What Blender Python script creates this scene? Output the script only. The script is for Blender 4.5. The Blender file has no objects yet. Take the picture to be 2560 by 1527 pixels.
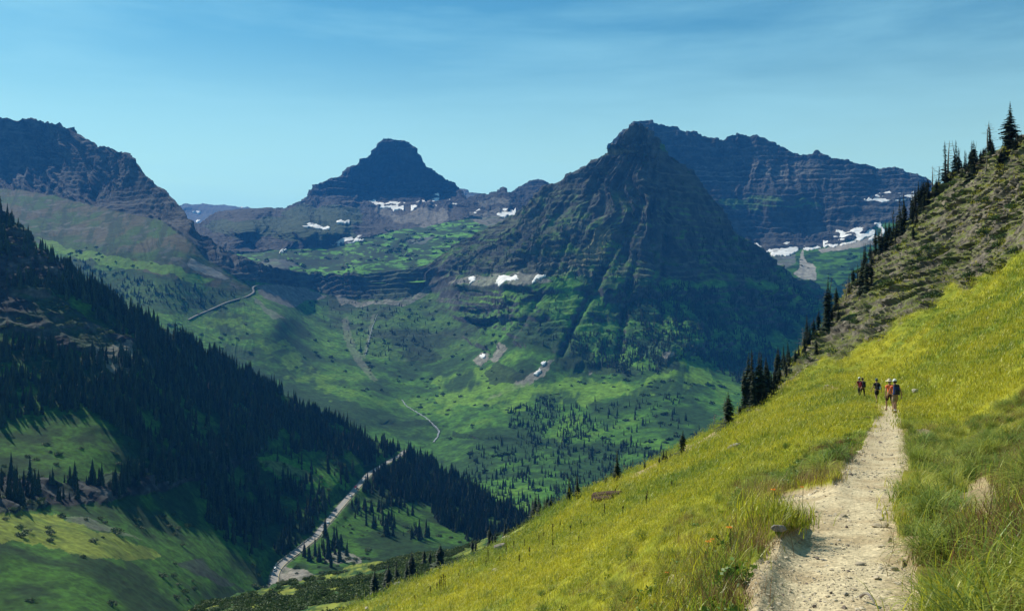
import bpy, math, random
import numpy as np
from mathutils import Vector, Matrix, Quaternion

random.seed(7)
rng = np.random.default_rng(7)
S = bpy.context.scene
COL = S.collection
R = math.radians

# ------------------------------------------------------------------ camera
F, CX, HY = 2217.0, 1280.0, 700.0          # focal length and horizon row for a frame 2560 wide
cd = bpy.data.cameras.new('camera')
cam = bpy.data.objects.new('camera', cd)
COL.objects.link(cam)
cam.location = (0, 0, 0)
cam.rotation_euler = (R(90), 0, 0)
cd.sensor_width = 36.0
cd.lens = 36.0 * F / 2560.0
cd.shift_y = -(763.5 - HY) / 2560.0
cd.clip_start = 0.1
cd.clip_end = 60000
S.camera = cam

# ------------------------------------------------------------------ light
SUN_AZ, SUN_EL = -46.0, 41.0               # degrees: azimuth from straight ahead (left is negative)
sdir = Vector((math.sin(R(SUN_AZ)) * math.cos(R(SUN_EL)), math.cos(R(SUN_AZ)) * math.cos(R(SUN_EL)), math.sin(R(SUN_EL))))
sl = bpy.data.lights.new('sun', 'SUN')
sl.energy = 5.0
sl.angle = R(0.53)
sl.color = (1.0, 0.93, 0.80)
so = bpy.data.objects.new('sun', sl)
so.rotation_euler = (-sdir).to_track_quat('-Z', 'Y').to_euler()
COL.objects.link(so)

W = bpy.data.worlds.new('World')
S.world = W
W.use_nodes = True
nt = W.node_tree
nt.nodes.clear()
n_out = nt.nodes.new('ShaderNodeOutputWorld')
n_bg = nt.nodes.new('ShaderNodeBackground')
n_sky = nt.nodes.new('ShaderNodeTexSky')
n_sky.sky_type = 'NISHITA'
n_sky.sun_disc = False
n_sky.sun_elevation = R(SUN_EL)
n_sky.sun_rotation = R(SUN_AZ)
n_sky.altitude = 2000
n_sky.air_density = 1.0
n_sky.dust_density = 1.2
n_sky.ozone_density = 2.0
n_bg.inputs['Strength'].default_value = 0.072
# thin high cloud: stretched noise in the sky's own direction space
tc = nt.nodes.new('ShaderNodeTexCoord')
sep = nt.nodes.new('ShaderNodeSeparateXYZ')
nt.links.new(tc.outputs['Generated'], sep.inputs[0])
mp = nt.nodes.new('ShaderNodeMapping'); mp.inputs['Scale'].default_value = (1.3, 1.3, 9.0); mp.inputs['Rotation'].default_value = (0.0, 0.10, 0.0)
nt.links.new(tc.outputs['Generated'], mp.inputs[0])
ns = nt.nodes.new('ShaderNodeTexNoise'); ns.inputs['Scale'].default_value = 1.7; ns.inputs['Detail'].default_value = 6; ns.inputs['Roughness'].default_value = 0.58; ns.inputs['Distortion'].default_value = 0.2
nt.links.new(mp.outputs[0], ns.inputs['Vector'])
cr = nt.nodes.new('ShaderNodeMapRange'); cr.inputs['From Min'].default_value = 0.40; cr.inputs['From Max'].default_value = 0.68; cr.inputs['To Max'].default_value = 0.36
nt.links.new(ns.outputs['Fac'], cr.inputs['Value'])
tint = nt.nodes.new('ShaderNodeMix'); tint.data_type = 'RGBA'; tint.blend_type = 'MULTIPLY'; tint.inputs['Factor'].default_value = 1.0
SKY_TINT = (0.56, 1.2, 1.1, 1)
tint.inputs['B'].default_value = SKY_TINT
nt.links.new(n_sky.outputs[0], tint.inputs['A'])
# the sky pales towards the horizon
hz = nt.nodes.new('ShaderNodeMapRange'); hz.inputs['From Min'].default_value = 0.0; hz.inputs['From Max'].default_value = 0.30; hz.inputs['To Min'].default_value = 0.70; hz.inputs['To Max'].default_value = 0.0; hz.interpolation_type = 'SMOOTHSTEP'
nt.links.new(sep.outputs['Z'], hz.inputs['Value'])
hm_ = nt.nodes.new('ShaderNodeMix'); hm_.data_type = 'RGBA'; hm_.inputs['B'].default_value = (10.5, 14.0, 9.2, 1)
nt.links.new(hz.outputs[0], hm_.inputs['Factor']); nt.links.new(tint.outputs['Result'], hm_.inputs['A'])
cm = nt.nodes.new('ShaderNodeMix'); cm.data_type = 'RGBA'
cm.inputs['B'].default_value = (5.2, 9.8, 10.6, 1)
nt.links.new(cr.outputs[0], cm.inputs['Factor'])
nt.links.new(hm_.outputs['Result'], cm.inputs['A'])
nt.links.new(cm.outputs['Result'], n_bg.inputs['Color'])
nt.links.new(n_bg.outputs[0], n_out.inputs['Surface'])

S.view_settings.view_transform = 'Standard'
S.view_settings.look = 'None'
S.view_settings.gamma = 1
S.view_settings.exposure = 0.42
S.view_settings.use_curve_mapping = False
S.cycles.use_denoising = True
S.cycles.max_bounces = 5
S.cycles.diffuse_bounces = 2
S.cycles.glossy_bounces = 2
S.cycles.transparent_max_bounces = 4
S.cycles.volume_bounces = 0
S.cycles.caustics_reflective = False
S.cycles.caustics_refractive = False

# ------------------------------------------------------------------ helpers
def P3(px, py, Y):
    return np.array([(px - CX) / F * Y, Y, (HY - py) / F * Y])

_perm = np.random.default_rng(11).permutation(256)
_perm = np.concatenate([_perm, _perm, _perm])
_g = np.random.default_rng(12).normal(size=(256, 3)); _g /= np.linalg.norm(_g, axis=1)[:, None]; _g = _g.astype(np.float32)

def perlin(x, y, z=0.0):
    flat = np.ndim(z) == 0
    x, y = np.broadcast_arrays(np.asarray(x, np.float32), np.asarray(y, np.float32))
    fx = np.floor(x); fy = np.floor(y)
    xf = x - fx; yf = y - fy
    xi = fx.astype(np.int32) & 255; yi = fy.astype(np.int32) & 255
    u = xf * xf * (3 - 2 * xf); v = yf * yf * (3 - 2 * yf)
    xs = (xi, (xi + 1) & 255); hx = (_perm[xs[0]], _perm[xs[1]])
    y1 = (yi + 1) & 255
    if flat:
        zi = int(np.floor(z)) & 255; zf = float(z) - np.floor(z); zs = ((zi, zf),)
    else:
        z = np.asarray(z, np.float32); fz = np.floor(z); zi = fz.astype(np.int32) & 255; zf = z - fz; zs = ((zi, zf), ((zi + 1) & 255, zf - 1))
    hy = [[_perm[hx[a] + yy] for yy in (yi, y1)] for a in (0, 1)]
    out = []
    for zz_, zd in zs:
        r = []
        for b in (0, 1):
            q = []
            for a in (0, 1):
                g = _g[_perm[hy[a][b] + zz_]]
                q.append(g[..., 0] * (xf - a) + g[..., 1] * (yf - b) + g[..., 2] * zd)
            r.append(q[0] + u * (q[1] - q[0]))
        out.append(r[0] + v * (r[1] - r[0]))
    if flat: return 1.5 * out[0]
    w = zf * zf * (3 - 2 * zf)
    return 1.5 * (out[0] + w * (out[1] - out[0]))

def fbm(x, y, z=0.0, o=4, gain=0.5, lac=2.03):
    s = 0; a = 1; t = 0
    for i in range(o):
        s = s + a * perlin(x * lac**i + 17.3 * i, y * lac**i + 5.1 * i, z * lac**i + 9.7 * i)
        t += a; a *= gain
    return s / t * 1.4

def ridged(x, y, z=0.0, o=4, gain=0.5, lac=2.1):
    s = 0; a = 1; t = 0
    for i in range(o):
        s = s + a * (1 - 2 * np.abs(perlin(x * lac**i + 31.7 * i, y * lac**i + 3.3 * i, z * lac**i + 7.9 * i)))
        t += a; a *= gain
    return s / t

def sstep(a, b, x):
    t = np.clip((x - a) / (b - a), 0, 1)
    return t * t * (3 - 2 * t)

def mixc(a, b, m):
    m = np.asarray(m)[..., None]
    return a * (1 - m) + b * m

def pip(px, py, poly):
    px = np.asarray(px, float); py = np.asarray(py, float)
    ins = np.zeros(px.shape, bool)
    n = len(poly)
    j = n - 1
    for i in range(n):
        xi, yi = poly[i]; xj, yj = poly[j]
        if yi != yj:
            c = ((yi > py) != (yj > py)) & (px < (xj - xi) * (py - yi) / (yj - yi) + xi)
            ins ^= c
        j = i
    return ins

def wpip(px, py, poly, w=8, f=0.03, seed=0.0):
    """polygon test with ragged borders"""
    q = np.array(poly, float)
    sub = (px > q[:, 0].min() - w * 2) & (px < q[:, 0].max() + w * 2) & (py > q[:, 1].min() - w * 2) & (py < q[:, 1].max() + w * 2)
    out = np.zeros(px.shape, bool)
    if not sub.any(): return out
    X, Y = px[sub], py[sub]
    a = fbm(X * f, Y * f, 3.1 + seed, 3) * w
    b = fbm(X * f, Y * f, 8.7 + seed, 3) * w
    out[sub] = pip(X + a, Y + b, poly)
    return out

class RBF:
    def __init__(s, pts, smooth=1e-4):
        pts = np.array(pts, float)
        s.c = pts[:, :2] / 500.0
        n = len(pts)
        A = s.k(np.linalg.norm(s.c[:, None] - s.c[None], axis=2)) + smooth * np.eye(n)
        Q = np.hstack([np.ones((n, 1)), s.c])
        M = np.block([[A, Q], [Q.T, np.zeros((3, 3))]])
        s.w = np.linalg.solve(M, np.concatenate([np.log(pts[:, 2]), np.zeros(3)]))
    def k(s, r):
        return np.where(r > 1e-9, r * r * np.log(np.maximum(r, 1e-9)), 0)
    def __call__(s, px, py):
        sh = np.broadcast(px, py).shape
        q = np.stack([np.broadcast_to(px, sh).ravel(), np.broadcast_to(py, sh).ravel()], 1) / 500.0
        out = np.empty(len(q))
        for i in range(0, len(q), 40000):
            qq = q[i:i + 40000]
            out[i:i + 40000] = s.k(np.linalg.norm(qq[:, None] - s.c[None], axis=2)) @ s.w[:-3] + s.w[-3] + qq @ s.w[-2:]
        return np.exp(out).reshape(sh)

def grid_normals(P):
    du = np.gradient(P, axis=1); dv = np.gradient(P, axis=0)
    n = np.cross(du, dv)
    n /= np.maximum(np.linalg.norm(n, axis=2, keepdims=True), 1e-9)
    return np.where(n[..., 2:3] < 0, -n, n)

class Land:
    """A piece of terrain: rows of ground points between a near foot line and a skyline, each with its own distance, and a far side behind."""
    def __init__(s, x0, x1, step, top, bot, ctrl, rstep=None, jag=0, jf=0.05, back=(12, 60, 1.3, 0.8), tdist=None, smooth=1e-4):
        px = np.arange(x0, x1 + step, step, dtype=float)
        tp = np.array(top, float); bt = np.array(bot, float)
        ty = np.interp(px, tp[:, 0], tp[:, 1]); by = np.interp(px, bt[:, 0], bt[:, 1])
        if jag: ty = ty + fbm(px * jf, 3.3, 0.0, 3) * jag
        s.n = int(max(by - ty) / (rstep or step)) + 2 if tdist is None else len(tdist)
        t = np.linspace(0, 1, s.n) if tdist is None else tdist
        PX = np.broadcast_to(px, (s.n, len(px))).copy()
        PY = by[None] + (ty - by)[None] * t[:, None]
        s.f = RBF(ctrl, smooth)
        Y = s.f(PX, PY)
        P = np.stack([(PX - CX) / F * Y, Y, (HY - PY) / F * Y], 2)
        nb, d0, gr, sl = back
        rows = []; d = 0; dd = d0
        for k in range(nb):
            d += dd; dd *= gr
            q = P[-1].copy()
            r = (Y[-1] + d) / Y[-1]
            q[:, 0] *= r; q[:, 1] *= r
            q[:, 2] = P[-1][:, 2] - d * sl * min(1, 0.25 + 0.2 * k)
            rows.append(q)
        s.P0 = np.concatenate([P, np.array(rows)], 0)
        s.PX = np.concatenate([PX, np.repeat(PX[-1:], nb, 0)], 0)
        s.PY = np.concatenate([PY, np.repeat(PY[-1:], nb, 0)], 0)
        s.front = np.zeros(s.PX.shape, bool); s.front[:s.n] = True
        s.N0 = grid_normals(s.P0)
        s.P = s.P0.copy()
        s.cut = np.zeros((s.PX.shape[0] - 1, s.PX.shape[1] - 1), int)
    def finish(s):
        s.N = grid_normals(s.P)
    def ground(s, px, py):
        """the 3D ground point seen at a given place of the photograph"""
        Y = float(s.f(np.array([px]), np.array([py]))[0])
        c = (px - s.PX[0, 0]) / (s.PX[0, 1] - s.PX[0, 0])
        ci = int(np.clip(round(c), 0, s.PX.shape[1] - 1))
        col = s.PY[:s.n, ci]
        ri = int(np.argmin(np.abs(col - py)))
        p = P3(px, py, Y)
        return p + (s.P[ri, ci] - s.P0[ri, ci])

MATS = {}
def node_mat(name, build):
    if name in MATS: return MATS[name]
    m = bpy.data.materials.new(name); m.use_nodes = True
    t = m.node_tree; t.nodes.clear()
    o = t.nodes.new('ShaderNodeOutputMaterial'); b = t.nodes.new('ShaderNodeBsdfPrincipled')
    t.links.new(b.outputs[0], o.inputs['Surface'])
    b.inputs['Roughness'].default_value = 0.9
    b.inputs['Specular IOR Level'].default_value = 0.2
    build(t, b, o)
    MATS[name] = m
    return m

def land_mat(name, scale, detail=6, var=0.5, rough=0.95, bump=0.0, bscale=1.0, spec=0.1, sc2=None):
    """ground colour per vertex (what grows or lies there) broken up by noise"""
    def b(t, p, o):
        at = t.nodes.new('ShaderNodeAttribute'); at.attribute_name = 'albedo'
        tc = t.nodes.new('ShaderNodeTexCoord')
        n = t.nodes.new('ShaderNodeTexNoise'); n.inputs['Scale'].default_value = scale; n.inputs['Detail'].default_value = detail; n.inputs['Roughness'].default_value = 0.65
        t.links.new(tc.outputs['Object'], n.inputs['Vector'])
        mr = t.nodes.new('ShaderNodeMapRange'); mr.inputs['From Min'].default_value = 0.3; mr.inputs['From Max'].default_value = 0.7
        mr.inputs['To Min'].default_value = 1 - var; mr.inputs['To Max'].default_value = 1 + var
        t.links.new(n.outputs['Fac'], mr.inputs['Value'])
        vm = t.nodes.new('ShaderNodeVectorMath'); vm.operation = 'SCALE'
        t.links.new(at.outputs['Color'], vm.inputs[0]); t.links.new(mr.outputs[0], vm.inputs['Scale'])
        last = vm.outputs[0]
        if sc2:
            n2 = t.nodes.new('ShaderNodeTexVoronoi'); n2.inputs['Scale'].default_value = sc2
            t.links.new(tc.outputs['Object'], n2.inputs['Vector'])
            m2 = t.nodes.new('ShaderNodeMapRange'); m2.inputs['From Max'].default_value = 0.9; m2.inputs['To Min'].default_value = 0.72; m2.inputs['To Max'].default_value = 1.25
            t.links.new(n2.outputs['Distance'], m2.inputs['Value'])
            v2 = t.nodes.new('ShaderNodeVectorMath'); v2.operation = 'SCALE'
            t.links.new(last, v2.inputs[0]); t.links.new(m2.outputs[0], v2.inputs['Scale']); last = v2.outputs[0]
        t.links.new(last, p.inputs['Base Color'])
        p.inputs['Roughness'].default_value = rough
        p.inputs['Specular IOR Level'].default_value = spec
        if bump:
            nb = t.nodes.new('ShaderNodeTexNoise'); nb.inputs['Scale'].default_value = bscale; nb.inputs['Detail'].default_value = 5
            t.links.new(tc.outputs['Object'], nb.inputs['Vector'])
            bp = t.nodes.new('ShaderNodeBump'); bp.inputs['Strength'].default_value = 1.0; bp.inputs['Distance'].default_value = bump
            t.links.new(nb.outputs['Fac'], bp.inputs['Height']); t.links.new(bp.outputs[0], p.inputs['Normal'])
    return node_mat(name, b)

def plain_mat(name, col, rough=0.8, var=0.15, scale=6.0, spec=0.2, metallic=0.0, bump=0.0, bscale=8.0, trans=0.0):
    def b(t, p, o):
        tc = t.nodes.new('ShaderNodeTexCoord')
        n = t.nodes.new('ShaderNodeTexNoise'); n.inputs['Scale'].default_value = scale; n.inputs['Detail'].default_value = 5
        t.links.new(tc.outputs['Object'], n.inputs['Vector'])
        mr = t.nodes.new('ShaderNodeMapRange'); mr.inputs['From Min'].default_value = 0.3; mr.inputs['From Max'].default_value = 0.7
        mr.inputs['To Min'].default_value = 1 - var; mr.inputs['To Max'].default_value = 1 + var
        t.links.new(n.outputs['Fac'], mr.inputs['Value'])
        vm = t.nodes.new('ShaderNodeVectorMath'); vm.operation = 'SCALE'; vm.inputs[0].default_value = col
        t.links.new(mr.outputs[0], vm.inputs['Scale'])
        t.links.new(vm.outputs[0], p.inputs['Base Color'])
        p.inputs['Roughness'].default_value = rough; p.inputs['Metallic'].default_value = metallic
        p.inputs['Specular IOR Level'].default_value = spec
        if bump:
            bp = t.nodes.new('ShaderNodeBump'); bp.inputs['Distance'].default_value = bump
            nb = t.nodes.new('ShaderNodeTexNoise'); nb.inputs['Scale'].default_value = bscale
            t.links.new(tc.outputs['Object'], nb.inputs['Vector'])
            t.links.new(nb.outputs['Fac'], bp.inputs['Height']); t.links.new(bp.outputs[0], p.inputs['Normal'])
    return node_mat(name, b)

def leaf_mat(name, c1, c2, trans=0.3, rough=0.6, spec=0.25, inst=True):
    """foliage: colour between two greens by the instance's tint, light passing through the blades"""
    def b(t, p, o):
        a = t.nodes.new('ShaderNodeAttribute'); a.attribute_name = 'tint'; a.attribute_type = 'INSTANCER' if inst else 'OBJECT'
        a2 = t.nodes.new('ShaderNodeAttribute'); a2.attribute_name = 'shade'
        mx = t.nodes.new('ShaderNodeMix'); mx.data_type = 'RGBA'
        mx.inputs['A'].default_value = (*c1, 1); mx.inputs['B'].default_value = (*c2, 1)
        if inst: t.links.new(a.outputs['Fac'], mx.inputs['Factor'])
        else:
            oi = t.nodes.new('ShaderNodeObjectInfo'); t.links.new(oi.outputs['Random'], mx.inputs['Factor'])
        vm = t.nodes.new('ShaderNodeVectorMath'); vm.operation = 'SCALE'
        t.links.new(mx.outputs['Result'], vm.inputs[0]); t.links.new(a2.outputs['Fac'], vm.inputs['Scale'])
        t.links.new(vm.outputs[0], p.inputs['Base Color'])
        p.inputs['Roughness'].default_value = rough; p.inputs['Specular IOR Level'].default_value = spec
        if trans:
            tr = t.nodes.new('ShaderNodeBsdfTranslucent'); t.links.new(vm.outputs[0], tr.inputs['Color'])
            ms = t.nodes.new('ShaderNodeMixShader'); ms.inputs[0].default_value = trans
            t.links.new(p.outputs[0], ms.inputs[1]); t.links.new(tr.outputs[0], ms.inputs[2])
            t.links.new(ms.outputs[0], o.inputs['Surface'])
    return node_mat(name, b)

def mesh_np(name, V, Fc, mat=None, smooth=False, attrs=None, col=None):
    """V (n,3); Fc (m,k) array of faces with k corners, or list of such arrays"""
    me = bpy.data.meshes.new(name)
    Fl = Fc if isinstance(Fc, list) else [Fc]
    Fl = [np.asarray(f, dtype=np.int32) for f in Fl if len(f)]
    V = np.asarray(V, dtype=np.float32)
    me.vertices.add(len(V)); me.vertices.foreach_set('co', V.ravel())
    li = np.concatenate([f.ravel() for f in Fl]); cnt = np.concatenate([np.full(len(f), f.shape[1]) for f in Fl])
    me.loops.add(len(li)); me.loops.foreach_set('vertex_index', li.astype(np.int32))
    me.polygons.add(len(cnt))
    st = np.concatenate([[0], np.cumsum(cnt)[:-1]]).astype(np.int32)
    me.polygons.foreach_set('loop_start', st); me.polygons.foreach_set('loop_total', cnt.astype(np.int32))
    me.polygons.foreach_set('use_smooth', np.full(len(cnt), smooth))
    if col is not None:
        a = me.attributes.new('albedo', 'FLOAT_COLOR', 'POINT')
        a.data.foreach_set('color', np.hstack([col, np.ones((len(col), 1))]).astype(np.float32).ravel())
    for k, v in (attrs or {}).items():
        a = me.attributes.new(k, 'FLOAT', 'POINT'); a.data.foreach_set('value', np.asarray(v, np.float32))
    me.update(calc_edges=True); me.validate()
    if mat: me.materials.append(mat)
    return me

def obj(name, me, parent=None, **props):
    o = bpy.data.objects.new(name, me)
    COL.objects.link(o)
    if parent: o.parent = parent
    for k, v in props.items(): o[k] = v
    return o

def emit(L, name, fmask, col, mat, smooth=True, kind='structure', **props):
    nr, nc = L.PX.shape
    idx = np.arange(nr * nc).reshape(nr, nc)
    q = np.stack([idx[:-1, :-1], idx[:-1, 1:], idx[1:, 1:], idx[1:, :-1]], 2)[fmask]
    used = np.zeros(nr * nc, bool); used[q.ravel()] = True
    rm = np.cumsum(used) - 1
    V = L.P.reshape(-1, 3)[used]
    o = obj(name, mesh_np(name, V, rm[q], mat, smooth, col=col.reshape(-1, 3)[used]))
    if kind: o['kind'] = kind
    for k, v in props.items(): o[k] = v
    return o

def facec(A):
    return 0.25 * (A[:-1, :-1] + A[1:, :-1] + A[:-1, 1:] + A[1:, 1:])

def snow(L, poly, label, name='snow_patch', off=2.5, w=5, seed=0.0, group='old snow patches on the mountains'):
    m = wpip(facec(L.PX), facec(L.PY), poly, w, 0.06, seed) & L.front[:-1, :-1] & L.front[1:, 1:]
    if not m.any(): return None
    nr, nc = L.PX.shape
    idx = np.arange(nr * nc).reshape(nr, nc)
    q = np.stack([idx[:-1, :-1], idx[:-1, 1:], idx[1:, 1:], idx[1:, :-1]], 2)[m]
    used = np.zeros(nr * nc, bool); used[q.ravel()] = True
    rm = np.cumsum(used) - 1
    Nf = L.N0.reshape(-1, 3)[used]
    V = L.Ps.reshape(-1, 3)[used]
    g = fbm(V[:, 0] / 25, V[:, 1] / 25, V[:, 2] / 25, 3)[:, None]
    top = V + Nf * (off + 1.2 * g)
    qq = rm[q]
    n = len(V)
    e = np.concatenate([qq[:, [0, 1]], qq[:, [1, 2]], qq[:, [2, 3]], qq[:, [3, 0]]])
    key = np.sort(e, 1); k1 = key[:, 0].astype(np.int64) * (n + 1) + key[:, 1]
    u, inv, cnt = np.unique(k1, return_inverse=True, return_counts=True)
    be = e[cnt[inv] == 1]
    base = V - Nf * 12
    walls = np.stack([be[:, 1], be[:, 0], be[:, 0] + n, be[:, 1] + n], 1)
    o = obj(name, mesh_np(name, np.concatenate([top, base]), [qq, walls], M_SNOW, True))
    o['label'] = label; o['category'] = 'snow patch'
    if group: o['group'] = group
    return o
M_SNOW = plain_mat('old_snow', (0.68, 0.67, 0.65), 0.7, 0.28, 0.06, 0.2)
M_ROCK = land_mat('mountain_rock', 0.05, 8, 0.45, 0.95)
M_VALLEY = land_mat('valley_ground', 0.06, 8, 0.45, 0.95, sc2=0.13)
M_NEARV = land_mat('lower_slope_ground', 0.15, 8, 0.45, 0.95, sc2=0.3)

C_ROCK = np.array([0.082, 0.086, 0.082]); C_ROCK2 = np.array([0.038, 0.042, 0.044]); C_SCREE = np.array([0.22, 0.205, 0.175])
C_GRASS = np.array([0.052, 0.140, 0.016]); C_MEAD = np.array([0.105, 0.205, 0.020]); C_SHRUB = np.array([0.016, 0.044, 0.012]); C_TREE = np.array([0.012, 0.024, 0.010])
C_TAN = np.array([0.22, 0.20, 0.10])

def cliff_band(L, line, h, A, x0=None):
    """a cliff band: the ground above the line stands out, the ground below draws back"""
    q = np.array(line, float)
    yb = np.interp(L.PX, q[:, 0], q[:, 1]) + fbm(L.PX / 30.0, 4.4, 0.0, 3) * h * 0.8
    e = sstep(0, 25, L.PX - q[0, 0]) * sstep(0, 25, q[-1, 0] - L.PX)
    d = (yb - L.PY) / h                      # +1 at the upper lip, -1 at the foot
    f = np.where(np.abs(d) < 1, d, np.where(d > 0, np.exp(-(np.abs(d) - 1) / 2.5), -np.exp(-(np.abs(d) - 1) / 2.5)))
    nh = L.N0.copy(); nh[..., 2] = 0; nh /= np.maximum(np.linalg.norm(nh, axis=2, keepdims=True), 1e-6)
    v = (f * e * A * (0.7 + 0.6 * perlin(L.PX / 40.0, L.PY / 40.0, 9.5)) * L.front)[..., None] * nh
    L.P0 = L.P0 + v
def rocky(L, gl=160, ga=22, sl=34, sa=0.75, fine=3.0, slope=None, mask=None, zwarp=10, zst=3.5, rib=None, ribamp=10):
    P, N = L.P0, L.N0
    x, y, z = P[..., 0], P[..., 1], P[..., 2]
    m = np.ones(x.shape) if mask is None else mask
    wx = x + 40 * fbm(x / 300, y / 300, z / 300, 2); wy = y + 40 * fbm(x / 300 + 9, y / 300, z / 300, 2)
    g = ridged(wx / gl, wy / gl, z / (gl * zst), 4) - 0.35
    if rib is not None:
        g = g * 0.5 + (ridged(rib + 0.25 * fbm(x / 90, y / 90, z / 90, 2), z / 260.0 + 3.3, 0.5, 4, 0.55) - 0.3) * ribamp / ga * np.clip(m * 1.4, 0.15, 1) * np.clip(0.75 + 1.6 * fbm(x / 230, y / 230, z / 230 + 5, 3), 0.1, 1.7)
    gg = fbm(x / 22, y / 22, z / 50, 3)
    nh = N.copy(); nh[..., 2] = 0; ln = np.maximum(np.linalg.norm(nh, axis=2, keepdims=True), 1e-6); nh /= ln
    cot = np.clip(N[..., 2:3] / np.maximum(ln, 0.15), 0.2, 1.6)
    zz_ = z + zwarp * fbm(x / 260, y / 260, 0.5, 3)
    def saw(u):
        fr = u - np.floor(u)
        hard = 0.5 + 0.5 * perlin(np.floor(u) * 3.17 + 0.5, x / 400, y / 400)
        st = np.where(fr < 0.82, fr / 0.82, (1 - fr) / 0.18)
        return (0.5 - st) * np.clip(hard * 1.6, 0.1, 1.5)
    mst = np.clip(m * 1.3 - 0.3, 0, 1)
    s1 = saw(zz_ / sl) * sl + 0.55 * saw(zz_ / (sl * 0.31) + 0.3) * sl * 0.31
    L.P = P + N * ((g * ga + gg * fine) * m)[..., None] - nh * cot * (s1 * sa * mst)[..., None]
    L.Ps = P + N * (g * ga * 0.25 * m)[..., None]
    L.gully = g
    L.z_ = zz_
    L.finish()

# ================================================================ far range with the broad peak and the pass meadow
topF = [(430,562),(500,556),(520,545),(545,532),(570,527),(620,525),(700,518),(745,507),(760,501),(769,495),(777,489),(778,480),(786,464),(794,463),(797,469),(803,457),(809,463),(819,456),(853,441),(862,430),(884,418),(906,396),(927,385),(930,379),(943,368),(949,357),(958,353),(971,351),(1005,353),(1017,359),(1036,370),(1042,382),(1054,396),(1059,408),(1065,418),(1079,427),(1095,436),(1107,447),(1138,460),(1147,470),(1157,486),(1163,497),(1180,494),(1194,489),(1225,481),(1259,472),(1266,478),(1271,483),(1287,474),(1299,467),(1318,458),(1346,450),(1377,458),(1450,470)]
botF = [(430,640),(620,680),(760,712),(1060,706),(1120,680),(1450,600)]
ctF = [(430,562,3900),(430,640,3100),(570,527,4400),(500,556,4100),(700,518,4500),(690,548,4150),(600,552,3950),(620,578,3640),(620,625,3520),(860,575,3700),(860,612,3600),(760,565,3740),(760,622,3500),(600,640,3350),(700,650,3200),(620,680,2950),(760,700,2990),(900,700,2990),(1060,690,2990),(900,660,3120),(900,630,3400),
       (760,501,4650),(803,457,4750),(862,430,4850),(971,351,4900),(1036,370,4880),(1095,436,4780),(1157,486,4680),(800,500,4600),(1000,515,4620),(900,512,4600),(1100,512,4540),(1000,545,4250),(900,560,4000),(1000,590,3750),(1100,560,3950),(1000,640,3350),(1100,610,3450),
       (1200,560,3800),(1225,481,4600),(1346,450,4700),(1280,530,4050),(1450,470,4600),(1450,600,3500),(1200,520,4200),(1120,680,3000),(1200,620,3300)]
LF = Land(430, 1450, 2, topF, botF, ctF, rstep=1.6, jag=1.5, jf=0.15, back=(10, 40, 1.5, 0.9))
x, y = LF.PX, LF.PY
cliff_band(LF, [(530,600),(620,602),(700,603),(800,598),(870,592)], 20, 40); cliff_band(LF, [(500,545),(600,540),(700,540),(800,530)], 8, 20); cliff_band(LF, [(1000,560),(1100,548),(1160,545)], 8, 16); LF.N0 = grid_normals(LF.P0)
meadowF = pip(x, y, [(560,640),(700,622),(830,622),(900,600),(1000,575),(1120,555),(1240,540),(1300,530),(1300,760),(500,760)])
rocky(LF, 260, 45, 40, 0.45, 5, rib=LF.PX / 34 + 0.004 * LF.PY, ribamp=13, mask=np.where(meadowF, 0.22, 1.0) * np.where((y > 520) & (x < 1160), 0.6, 1.0))
n = fbm(LF.P[..., 0] / 60, LF.P[..., 1] / 60, LF.P[..., 2] / 60, 4)
nb = fbm(x / 45, y / 9, 1.0, 4)
nz = LF.N[..., 2]
cF = mixc(C_ROCK2 * 0.45, C_ROCK * 0.42, np.clip(0.5 + n, 0, 1))
cF = mixc(cF, C_SCREE * 0.28, sstep(0.62, 0.85, nz + 0.1 * n) * 0.7)
gF = sstep(-0.15, 0.25, nb)
green = mixc(C_SHRUB * 1.0, C_GRASS * 1.7, gF)
cF = mixc(cF, green, meadowF * 1.0)
cF = mixc(cF, C_GRASS * 0.4 + C_ROCK * 0.15, (wpip(x, y, [(500,555),(700,540),(880,560),(900,600),(540,590)], 10) | wpip(x, y, [(760,515),(900,520),(900,560),(700,545)], 8)) * sstep(0.4, 0.8, nz) * 0.6)
scF = wpip(x, y, [(935,530),(960,522),(1010,540),(1060,522),(1120,530),(1120,548),(1060,565),(1010,562)], 8) | wpip(x, y, [(1165,545),(1260,520),(1300,540),(1260,565),(1200,560)], 8) | wpip(x, y, [(1195,500),(1260,492),(1280,510),(1200,520)], 6)
cF = mixc(cF, C_SCREE * 0.62, scF * 0.9)
cF = mixc(cF, C_TREE * 1.2, (wpip(x, y, [(680,642),(760,636),(880,628),(930,622),(1040,622),(1060,632),(960,650),(860,664),(700,664)], 12, 0.05) & (fbm(x / 14, y / 7, 2.0, 3) > -0.2)) * 0.9)
cF = mixc(cF, C_TREE * 1.3, (meadowF & (fbm(x / 16, y / 5, 7.0, 3) > 0.22) & (y < 700)) * 0.75)
cF = mixc(cF, C_ROCK * 1.1, (wpip(x, y, [(620,655),(720,650),(760,665),(700,680),(600,672)], 8) | wpip(x, y, [(1010,600),(1090,590),(1050,612)], 6)) * 0.8)
fx, fy = facec(x), facec(y)
mead = facec(meadowF.astype(float)) > 0.5
emit(LF, 'mountain', ~mead, cF, M_ROCK, False, label='broad flat topped blue peak on the skyline left of the steep pyramid')
emit(LF, 'pass_meadow', mead, cF, M_ROCK, True, label='green shelf of meadow and dwarf trees below the broad far peak')
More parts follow.
